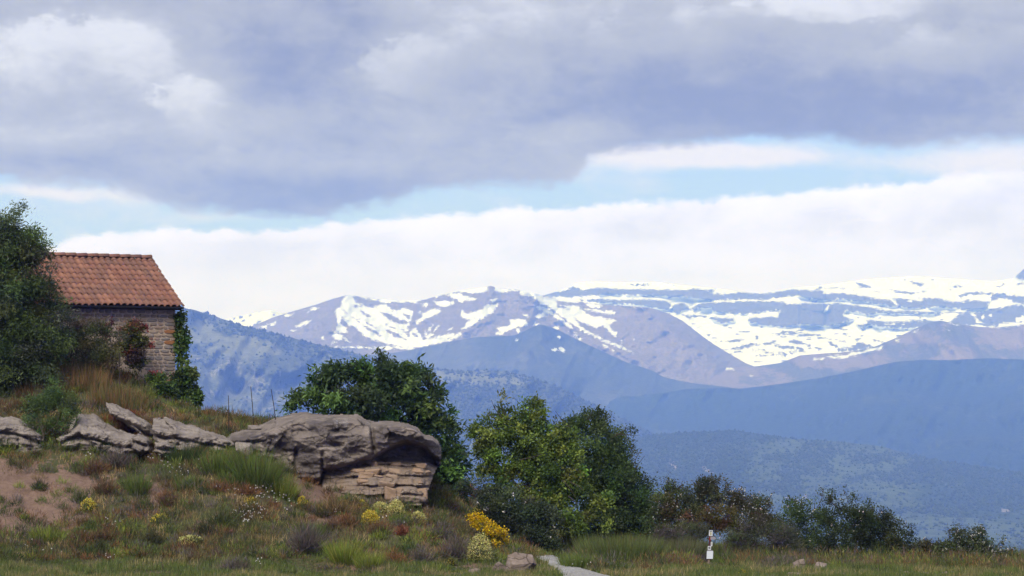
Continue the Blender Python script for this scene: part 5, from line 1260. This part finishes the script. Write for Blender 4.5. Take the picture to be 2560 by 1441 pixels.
cushion('everlasting', 'yellow flower spikes in the meadow right of the signpost', 'flowers', 1857, 1434, 8, 8, ph([(92,104,58)]), YEL, 26, .05)
def broom():
    b = hit(1238, 1372); d = b[1]
    V, Vf, T = Veg(), Veg(), Tubes()
    e = empty('broom_bush', b, 'broom bush ablaze with golden yellow flowers beside the path', 'bush')
    ends = [(1172,1290),(1186,1284),(1200,1290),(1212,1296),(1196,1306),(1222,1304),(1234,1312),(1215,1320),(1240,1330),(1230,1342),(1252,1322),(1262,1330),(1250,1346),(1264,1352),(1240,1358),(1180,1304),(1205,1330),(1190,1298),(1226,1326),(1255,1362),(1210,1310),(1247,1338)]
    for ex, ey in ends:
        B_ = at(ex, ey, d + rng.normal(0, .3)); st = b + np.array([rng.normal(0, .12), rng.normal(0, .12), 0])
        m_ = st * .45 + B_ * .55 + np.array([0, 0, .08]); T.add([st, m_, B_], [.012, .008, .003], 4)
        for s0, s1, q0 in ((st, m_, .35), (m_, B_, 0)):
            t_ = q0 + (1 - q0) * rng.random(46); c_ = s0 + (s1 - s0) * t_[:, None] + rng.normal(size=(46, 3)) * .05
            V.add(c_, rng.normal(size=(46, 3)) * .5 + (B_ - st), .11, .012, pick(ph([(84,96,44),(98,106,50)]), 46))
        t_ = rng.random(80) ** .7; c_ = st * .3 + B_ * .7 + (B_ * .3 - st * .3) * t_[:, None] + rng.normal(size=(80, 3)) * .055
        for a in range(2): Vf.add(c_, rng.normal(size=(80, 3)) + np.array([0, -.6, .4]), .055, .045, pick(GOLD, 80, .15), .5)
    adopt(e, T.build('stems', M_BARK), V.build('foliage', M_LEAF), Vf.build('blossom', M_PETAL))
broom()
# --- named shrubs and tufts of the bank
def tuft(name, label, cat, px, py, rx, ry, cols, n=420, wid=.014, spread=.9, lean=0.0, depth_off=0, mat=M_DRY, group=None, ragged=.55):
    b = hit(px, py + ry * .9); b[1] += depth_off; k_ = b[1] / F; R = rx * k_; Hh = 2 * ry * k_
    V = Veg()
    a = rng.random(n) * 6.283; rr = np.sqrt(rng.random(n)) * R * .75
    c_ = b + np.stack([np.cos(a) * rr, np.sin(a) * rr * .8, -.05 + 0 * a], -1)
    c_[:, 2] = gz(c_[:, 0], c_[:, 1]) - .03
    ax = np.stack([np.cos(a) * rr / R * spread + lean, np.sin(a) * rr / R * spread, np.ones(n)], -1) + rng.normal(size=(n, 3)) * .16
    V.add(c_, ax, Hh * (ragged + (1.05 - ragged) * rng.random(n) ** (1 if ragged > .5 else 1.6)), wid, pick(cols, n, .22), .35)
    o = V.build(name, mat)
    return tag(o, label, cat, group)
TG = ph([(82,98,44),(70,86,40),(96,110,52),(88,92,54)]); TY = ph([(112,122,50),(98,112,46),(126,130,62)]); TD = ph([(58,72,36),(66,80,42),(50,60,34)])
tuft('grass_tuft', 'dark rushy tuft in front of the broad tilted slab', 'grass', 462, 1132, 42, 32, TD, 520)
tuft('grass_tuft', 'green rushy tuft just right of the dark one', 'grass', 545, 1152, 48, 36, TG, 620)
tuft('grass_tuft', 'tallest green tuft in front of the outcrop and pale boulder', 'grass', 640, 1165, 58, 56, TG, 900)
tuft('grass_tuft', 'yellow green tuft at the left foot of the outcrop', 'grass', 705, 1212, 34, 36, TY, 520)
tuft('grass_tuft', 'green tuft spreading below the tallest one', 'grass', 590, 1192, 50, 26, TG, 520)
tuft('grass_tuft', 'bright yellow green tuft low in the middle of the bank', 'grass', 862, 1378, 40, 36, TY, 620)
tuft('grass_tuft', 'smaller bright tuft right of the middle yellow green one', 'grass', 922, 1396, 36, 26, TY, 420)
tuft('grass_tuft', 'dark green upright tuft left of the bright middle one', 'grass', 775, 1322, 30, 30, TG, 320)
tuft('grass_tuft', 'yellow green tuft low at the left of the bank', 'grass', 118, 1332, 46, 22, TY, 420)
tuft('grass_tuft', 'green tuft standing in the gully below the ledges', 'grass', 345, 1205, 26, 36, TG, 320)
tuft('grass_tuft', 'bright tuft on the open slope below the pale slab', 'grass', 470, 1205, 36, 22, TG, 320)
tuft('grass_tuft', 'dark tuft growing on the pale ledge beside the almond tree', 'grass', 258, 1112, 22, 26, TD, 260)
tuft('grass_tuft', 'tuft of rushes at the picture edge above the soil', 'grass', 8, 1105, 24, 30, TD, 260)
tuft('tall_grass', 'big mound of tall soft grass right of the path', 'grass', 1550, 1372, 120, 46, ph([(92,106,56),(80,94,50),(104,112,66),(92,92,64)]), 3600, .014, .7)
tuft('tall_grass', 'low bright grass slope leading from the mound to the path', 'grass', 1445, 1402, 56, 22, ph([(88,104,50),(100,112,56)]), 900, .014, .7)
tuft('tall_grass', 'grey green tall grass between the mound and the signpost', 'grass', 1690, 1376, 80, 36, ph([(92,96,66),(84,92,58),(104,98,76)]), 2200, .013, .7)
tuft('lavender', 'purple grey lavender cushion at the foot of the signpost', 'bush', 1738, 1394, 42, 16, ph([(92,74,100),(84,72,88),(74,76,62)]), 520, .014, 1.2)
def heath(label, px, py, rx, ry, cols, n=420, name='heath_cushion', cat='shrub'):
    return cushion(name, label, cat, px, py, rx, ry, cols, None, 0, n=n)
PU = ph([(86,72,84),(74,64,74),(98,82,88),(70,66,60)]); RU = ph([(124,76,54),(112,68,50),(136,92,62)]); RB = ph([(96,62,50),(84,56,48),(110,74,56)]); BR = ph([(122,98,68),(110,88,62),(134,108,76)]); DK = ph([(50,54,38),(58,60,42),(44,44,36)]); LG = ph([(74,84,48),(64,74,44),(84,92,56)]); RD = ph([(132,64,54),(118,58,50)]); OR = ph([(150,78,48),(136,66,48),(120,62,52)])
def toned(cs, f=.3, b=lin3(92, 92, 62)): return [tuple(q * (1 - f) + w_ * .85 * f for q, w_ in zip(c_, b)) for c_ in cs]
PU = ph([(104,88,98),(92,80,88),(112,96,100),(88,84,76)]); PU, RU, RB, BR, DK, LG, OR, RD = (toned(q) for q in (PU, RU, RB, BR, DK, LG, OR, RD))
for a in (('largest dark purple cushion at the centre of the bank', 765, 1340, 44, 44, PU, 800), ('purple brown cushion close to the lemon flower clump', 1140, 1368, 44, 34, PU, 620), ('small purple cushion above the purple brown one', 1105, 1325, 30, 26, PU, 420),
          ('grey purple cushion low on the bank near the meadow', 590, 1408, 42, 22, PU, 420), ('grey brown twiggy cushion hanging below the almond tree ledge', 292, 1142, 38, 30, PU, 520), ('dark purple cushion left of the purple brown one', 1055, 1385, 36, 26, PU, 420),
          ('red brown cushion at the upper edge of the bare soil', 238, 1168, 32, 22, RB, 420), ('rust coloured cushion on the open slope', 545, 1218, 40, 16, RU, 420), ('second rust cushion touching the tall green tuft', 615, 1226, 40, 16, RU, 420), ('dark red cushion left of the rust ones in a soil scar', 418, 1248, 24, 22, RB, 320),
          ('round rust cushion below the outcrop', 868, 1300, 24, 20, RU, 420), ('brown rust cushion left of the round one', 828, 1312, 26, 14, RB, 260), ('scarlet little cushion below the pale flowers', 1004, 1326, 14, 14, RD, 240), ('orange red mat spilling over the pale ledge', 316, 1070, 34, 14, OR, 420), ('orange mat above the ledge right of the almond tree', 280, 1050, 30, 12, OR, 320),
          ('crimson mat under the house corner', 330, 1034, 30, 8, RD, 260), ('brown cushion low left beside the yellow green tuft', 205, 1342, 40, 18, RB, 420), ('second brown cushion right of the low left one', 258, 1338, 36, 16, RB, 360), ('straw brown grass dome under the outcrop beds', 840, 1262, 46, 26, BR, 520),
          ('dark green cushion on the bare soil', 98, 1216, 18, 10, DK, 240), ('dark green cushion at the lower left of the bank', 250, 1368, 34, 20, DK, 360), ('dark green cushion left of the faded flower drift', 382, 1342, 30, 22, DK, 360), ('blackish cushion above the faded flower drift', 512, 1318, 28, 24, DK, 360),
          ('dark low cushion at the foot of the tan beds', 806, 1282, 34, 12, DK, 320), ('leafy green cushion among the daisies', 556, 1286, 46, 30, LG, 520), ('grey green cushion right of the soil', 200, 1238, 22, 20, LG, 320), ('olive cushion hanging over the soil edge', 262, 1215, 30, 24, RB, 360), ('pinkish brown cushion in the low middle of the bank', 990, 1392, 34, 20, RU, 320),
          ('brown cushion between the round rust and scarlet ones', 948, 1322, 26, 16, RB, 300), ('dark cushion beside the tan beds base', 1000, 1262, 20, 10, DK, 200), ('grey green cushion under the broom branches', 1095, 1300, 34, 22, LG, 360), ('rosy cushion next to the dry grass at picture edge', 40, 1010, 30, 16, RB, 320)):
    heath(*a)
tuft('dry_grass', 'tall straw coloured grass on the slope below the stone wall', 'grass', 205, 930, 90, 34, ph([(140,112,78),(120,98,66),(104,96,60),(132,90,62),(96,98,56)]), 2600, .013, .4, ragged=.2)
tuft('dry_grass', 'rusty dry grass sweeping down toward the ledges', 'grass', 300, 985, 100, 30, ph([(124,88,60),(112,92,60),(96,92,58),(90,96,56)]), 2600, .013, .4, ragged=.2)
tuft('dry_grass', 'dark rusty growth under the tall edge tree', 'grass', 110, 965, 90, 26, ph([(96,70,54),(84,76,48),(70,62,44)]), 1900, .013, .5, ragged=.2)
spray('bush', 'pinkish dead foliage at the upper edge of the bramble', 'bush', [(1170,1222,16,8),(1190,1236,14,7),(1160,1215,10,5)], 76.5, dict(ncl=70, per=10, rc=.07, L=.08, Wd=.035, cols=ph([(160,120,104),(140,104,88)]), droop=.1, pw=.5))

# --- ground cover nobody could count
def scatter(n, y0=55.0, y1=86.0):
    y = y0 + (y1 - y0) * rng.random(n); x = (rng.random(n) * 2 - 1) * (y * .223 + .4)
    z = gz(x, y); px, py = proj(np.stack([x, y, z], -1))
    return np.stack([x, y, z], -1), px, py
def path_mask(px, py): return sd(px, py, PATHPOLY) < -1
HOUSE_IN = lambda p: ((p[:, 0] - H0[0]) * math.cos(HR) + (p[:, 1] - H0[1]) * math.sin(HR) < .1) & (-(p[:, 0] - H0[0]) * math.sin(HR) + (p[:, 1] - H0[1]) * math.cos(HR) > -.1)
def soilv(px, py): return np.maximum.reduce([ss(-10, 8, sd(px, py, q)) for q in SOIL + PALE])
def grass():
    P, px, py = scatter(420000)
    meadow = ss(1385, 1412, py) + ss(1300, 1420, px) * ss(1330, 1380, py)
    bankn = ss(.36, .58, fbm(P[:, 0] / 1.1, P[:, 1] / 1.4, 51, 4)) * (1 - np.clip(meadow, 0, 1))
    dens = .25 + .40 * bankn + .75 * np.clip(meadow, 0, 1) - .92 * soilv(px, py) * (1 - np.clip(meadow, 0, 1))
    keep = (rng.random(len(P)) < dens) & path_mask(px, py) & ~HOUSE_IN(P) & (py < 1475)
    P, px, py = P[keep], px[keep], py[keep]; m = np.clip(meadow[keep], 0, 1); n = len(P)
    f1 = fbm(P[:, 0] / 1.5, P[:, 1] / 1.5, 3, 4); f2 = fbm(P[:, 0] / .7, P[:, 1] / .9, 13, 3); f3 = fbm(P[:, 0] / 3.5, P[:, 1] / 3, 23, 3)
    G, O_, S_, R_ = (np.array(q) for q in ph([(88,102,52), (108,106,66), (146,128,90), (118,88,62)], 1.0))
    w = ss(.42, .6, f1)[:, None]; c_ = G * (1 - w) + O_ * w
    c_ = np.where((f2 > .58)[:, None], S_, c_); c_ = np.where(((f3 > .57) & (m < .5) & (rng.random(n) < .5))[:, None], R_, c_)
    gA, gB, gC = (np.array(q) for q in ph([(82,94,50), (106,104,68), (70,84,44)], .88)); wg = ss(.4, .62, f1)[:, None]; gm = (gC * (1 - wg) + gA * wg); gm = np.where((f2 > .55)[:, None], gB, gm)
    mm = (m * (rng.random(n) < .85))[:, None]; c_ = c_ * (1 - mm) + gm * mm
    c_ = 1.1 * c_ * (1 + .22 * rng.normal(size=(n, 1))).clip(.45, 1.7)
    V = Veg()
    ax = rng.normal(size=(n, 3)) * .32 + np.array([.05, 0, 1])
    nearsign = .3 + .7 * ss(.5, 1.2, np.hypot(P[:, 0] - SB[0] * P[:, 1] / SB[1], (P[:, 1] - SB[1] + 4.0) * .14))
    V.add(P - (0, 0, .02), ax, (.10 + .16 * rng.random(n) + m * (.02 + .16 * ss(75, 80, P[:, 1])) * rng.random(n)) * np.where(m > .5, .35 + .75 * ss(.36, .64, f1), .6 + .8 * f1) * nearsign, .011 + .006 * rng.random(n), c_, .4)
    tag(V.build('grass', M_DRY), 'short mixed grass covering the bank and meadow', kind='stuff')
grass()
def scrub():
    P, px, py = scatter(8500)
    hedge = (px > 1420) & ((P[:, 1] > 76.5) | ((P[:, 1] > 64) & (rng.random(len(P)) < .20 + .35 * ss(.5, .62, fbm(P[:, 0] / 2.2, P[:, 1] / 2.2, 71, 3))))) & (np.abs(px - 1775) > 46)
    keep = (rng.random(len(P)) < .9 - .62 * soilv(px, py)) & (((py < 1405) & (px < 1330)) | hedge) & ~HOUSE_IN(P) & path_mask(px, py)
    P = P[keep]; hedge = hedge[keep]; V = Veg()
    pal = [PU, RU, RB, BR, DK, LG, TG, TY, LG, TD]
    f = fbm(P[:, 0] / 1.2, P[:, 1] / 1.2, 41, 3)
    for i, p in enumerate(P):
        n = 80; R = (.14 + .3 * rng.random() ** 1.7) * (1.6 if hedge[i] else 1.0); u = ball(n, .4); u[:, 2] = np.abs(u[:, 2])
        cs = pal[int((f[i] * 2.2 % 1) * 9.99) if rng.random() < .6 else rng.integers(0, 10)]
        V.add(p + u * np.array([R, R, R * .8]), u * .7 + rng.normal(size=(n, 3)) * .3 + np.array([0, 0, .7]), .08 + .16 * rng.random(n) ** 1.5, .014, pick(cs, n, .2) * (.75 + .5 * rng.random()))
    tag(V.build('scrub', M_DRY), 'low mixed scrub growing all over the bank', kind='stuff')
scrub()
def weeds():
    P, px, py = scatter(4200)
    keep = ((px > 1300) | (py > 1385)) & path_mask(px, py) & (py < 1470) & (rng.random(len(P)) < .8) & (np.hypot(P[:, 0] - SB[0] * P[:, 1] / SB[1], (P[:, 1] - SB[1] + 4.0) * .14) > .8) & (P[:, 1] < 82)
    P = P[keep]; V = Veg()
    pal = [TG, TY, TD, ph([(140,122,84),(120,108,72)]), ph([(104,92,88),(96,90,74)]), ph([(92,100,66),(104,108,74)]), LG, TG]
    f = fbm(P[:, 0] / 1.6, P[:, 1] / 1.6, 61, 3)
    for i, p in enumerate(P):
        n = 34; R = .10 + .22 * rng.random(); hh = (.18 + .46 * rng.random() ** 1.5) * (.42 if p[1] < 66 else 1.4 if p[1] > 76 else .6)
        a = rng.random(n) * 6.283; q = np.sqrt(rng.random(n)) * R
        c_ = p + np.stack([np.cos(a) * q, np.sin(a) * q, -.03 + 0 * a], -1)
        V.add(c_, np.stack([np.cos(a) * .35, np.sin(a) * .35, np.ones(n)], -1) + rng.normal(size=(n, 3)) * .2, hh * (.5 + .6 * rng.random(n)), .013, pick(pal[int(f[i] * 2.6 % 1 * 7.99)] if rng.random() < .7 else pal[rng.integers(0, 8)], n, .2) * (.6 + .65 * rng.random()), .4)
    for px_, py_, n_ in [(1900 + 14 * q + rng.normal(0, 8), 1396 + .03 * 14 * q * .3 + rng.normal(0, 4), 46) for q in range(44)] + [(1480 + 9 * q, 1382 + rng.normal(0, 8), 34) for q in range(30)]:
        if abs(px_ - 1775) < 34: continue
        p = hit(px_, py_); a = rng.random(n_) * 6.283; q = np.sqrt(rng.random(n_)) * .28
        V.add(p + np.stack([np.cos(a) * q, np.sin(a) * q, -.04 + 0 * a], -1), np.stack([np.cos(a) * .3, np.sin(a) * .3, np.ones(n_)], -1) + rng.normal(size=(n_, 3)) * .2, (.25 + .3 * rng.random()) * (.4 + .7 * rng.random(n_)), .013, pick([TD, LG, ph([(96,88,74),(84,80,66)]), DK, TG][rng.integers(0, 5)], n_, .2) * (.7 + .4 * rng.random()), .4)
    tag(V.build('weeds', M_DRY), 'mixed tall weeds standing in the rough meadow', kind='stuff')
weeds()
def edge_growth():
    V = Veg()
    for line in ([(-10,1140),(60,1144),(110,1134)], [(145,1126),(200,1134),(290,1146),(350,1150),(380,1140)], [(385,1146),(440,1144),(470,1142),(530,1146),(590,1134)], [(600,1140),(640,1180),(700,1205),(740,1235)], [(740,1262),(860,1270),(980,1270),(1066,1260)], [(262,1040),(310,1062),(346,1092)], [(10,1046),(60,1056),(100,1088)], [(200,1040),(260,1060),(310,1084)], [(400,1048),(470,1066),(560,1094)], [(900,1042),(960,1056),(1010,1058)], [(650,1062),(720,1040)]):
        L = np.array(line, float); m = int(np.hypot(*np.diff(L, axis=0).T).sum() / 5)
        tt = np.sort(rng.random(m)) * (len(L) - 1); ii = np.arange(len(L))
        for a_, b_ in zip(np.interp(tt, ii, L[:, 0]), np.interp(tt, ii, L[:, 1])):
            if rng.random() < .3: continue
            p = hit(a_ + rng.normal(0, 4), b_ + rng.normal(3, 4)); n = 30; R = .08 + .12 * rng.random(); hh = .14 + .26 * rng.random() ** 1.5
            a = rng.random(n) * 6.283; q = np.sqrt(rng.random(n)) * R
            V.add(p + np.stack([np.cos(a) * q, np.sin(a) * q, -.04 + 0 * a], -1), np.stack([np.cos(a) * .4, np.sin(a) * .4, np.ones(n)], -1) + rng.normal(size=(n, 3)) * .25, hh * (.4 + .7 * rng.random(n)), .013, pick([TG, TD, BR, LG, RU, TY][rng.integers(0, 6)], n, .2), .4)
    tag(V.build('edge_weeds', M_DRY), 'ragged weeds fringing the rock ledges', kind='stuff')
edge_growth()
def daisies():
    V = Veg(); Q = []
    for cx, cy, rx, ry, n in ((625,1300,44,26,70),(690,1245,40,22,26),(400,1150,40,18,26),(440,1190,40,20,20),(505,1180,16,14,12),(655,1250,20,20,12),(720,1270,30,20,14),(600,1240,70,22,14),(220,1155,12,6,4),(285,1325,30,20,6),(200,1350,30,10,4),(270,1405,20,6,5),(650,1418,14,6,7),(1010,1300,60,30,8),(110,1385,60,20,6),(1450,1425,30,8,5),(840,1300,14,8,4),(310,1320,10,8,4)):
        a = rng.random(n) * 6.283; q = np.sqrt(rng.random(n))
        Q += [(cx + math.cos(b) * c_ * rx, cy + math.sin(b) * c_ * ry) for b, c_ in zip(a, q)]
    for q in Q:
        p = hit(*q); p[2] += .14 + .10 * rng.random(); p[1] -= .1
        s_ = .035 + .02 * rng.random()
        for a in range(3):
            ang = a * 1.05; V.add(p[None] - np.array([[math.cos(ang) * s_ * .5, 0, math.sin(ang) * s_ * .5]]), np.array([[math.cos(ang), -.15, math.sin(ang)]]), s_, s_ * .7, pick(WHITE, 1, .08), .5)
    tag(V.build('daisies', M_PETAL), 'white daisies sprinkled over the bank', kind='stuff')
daisies()
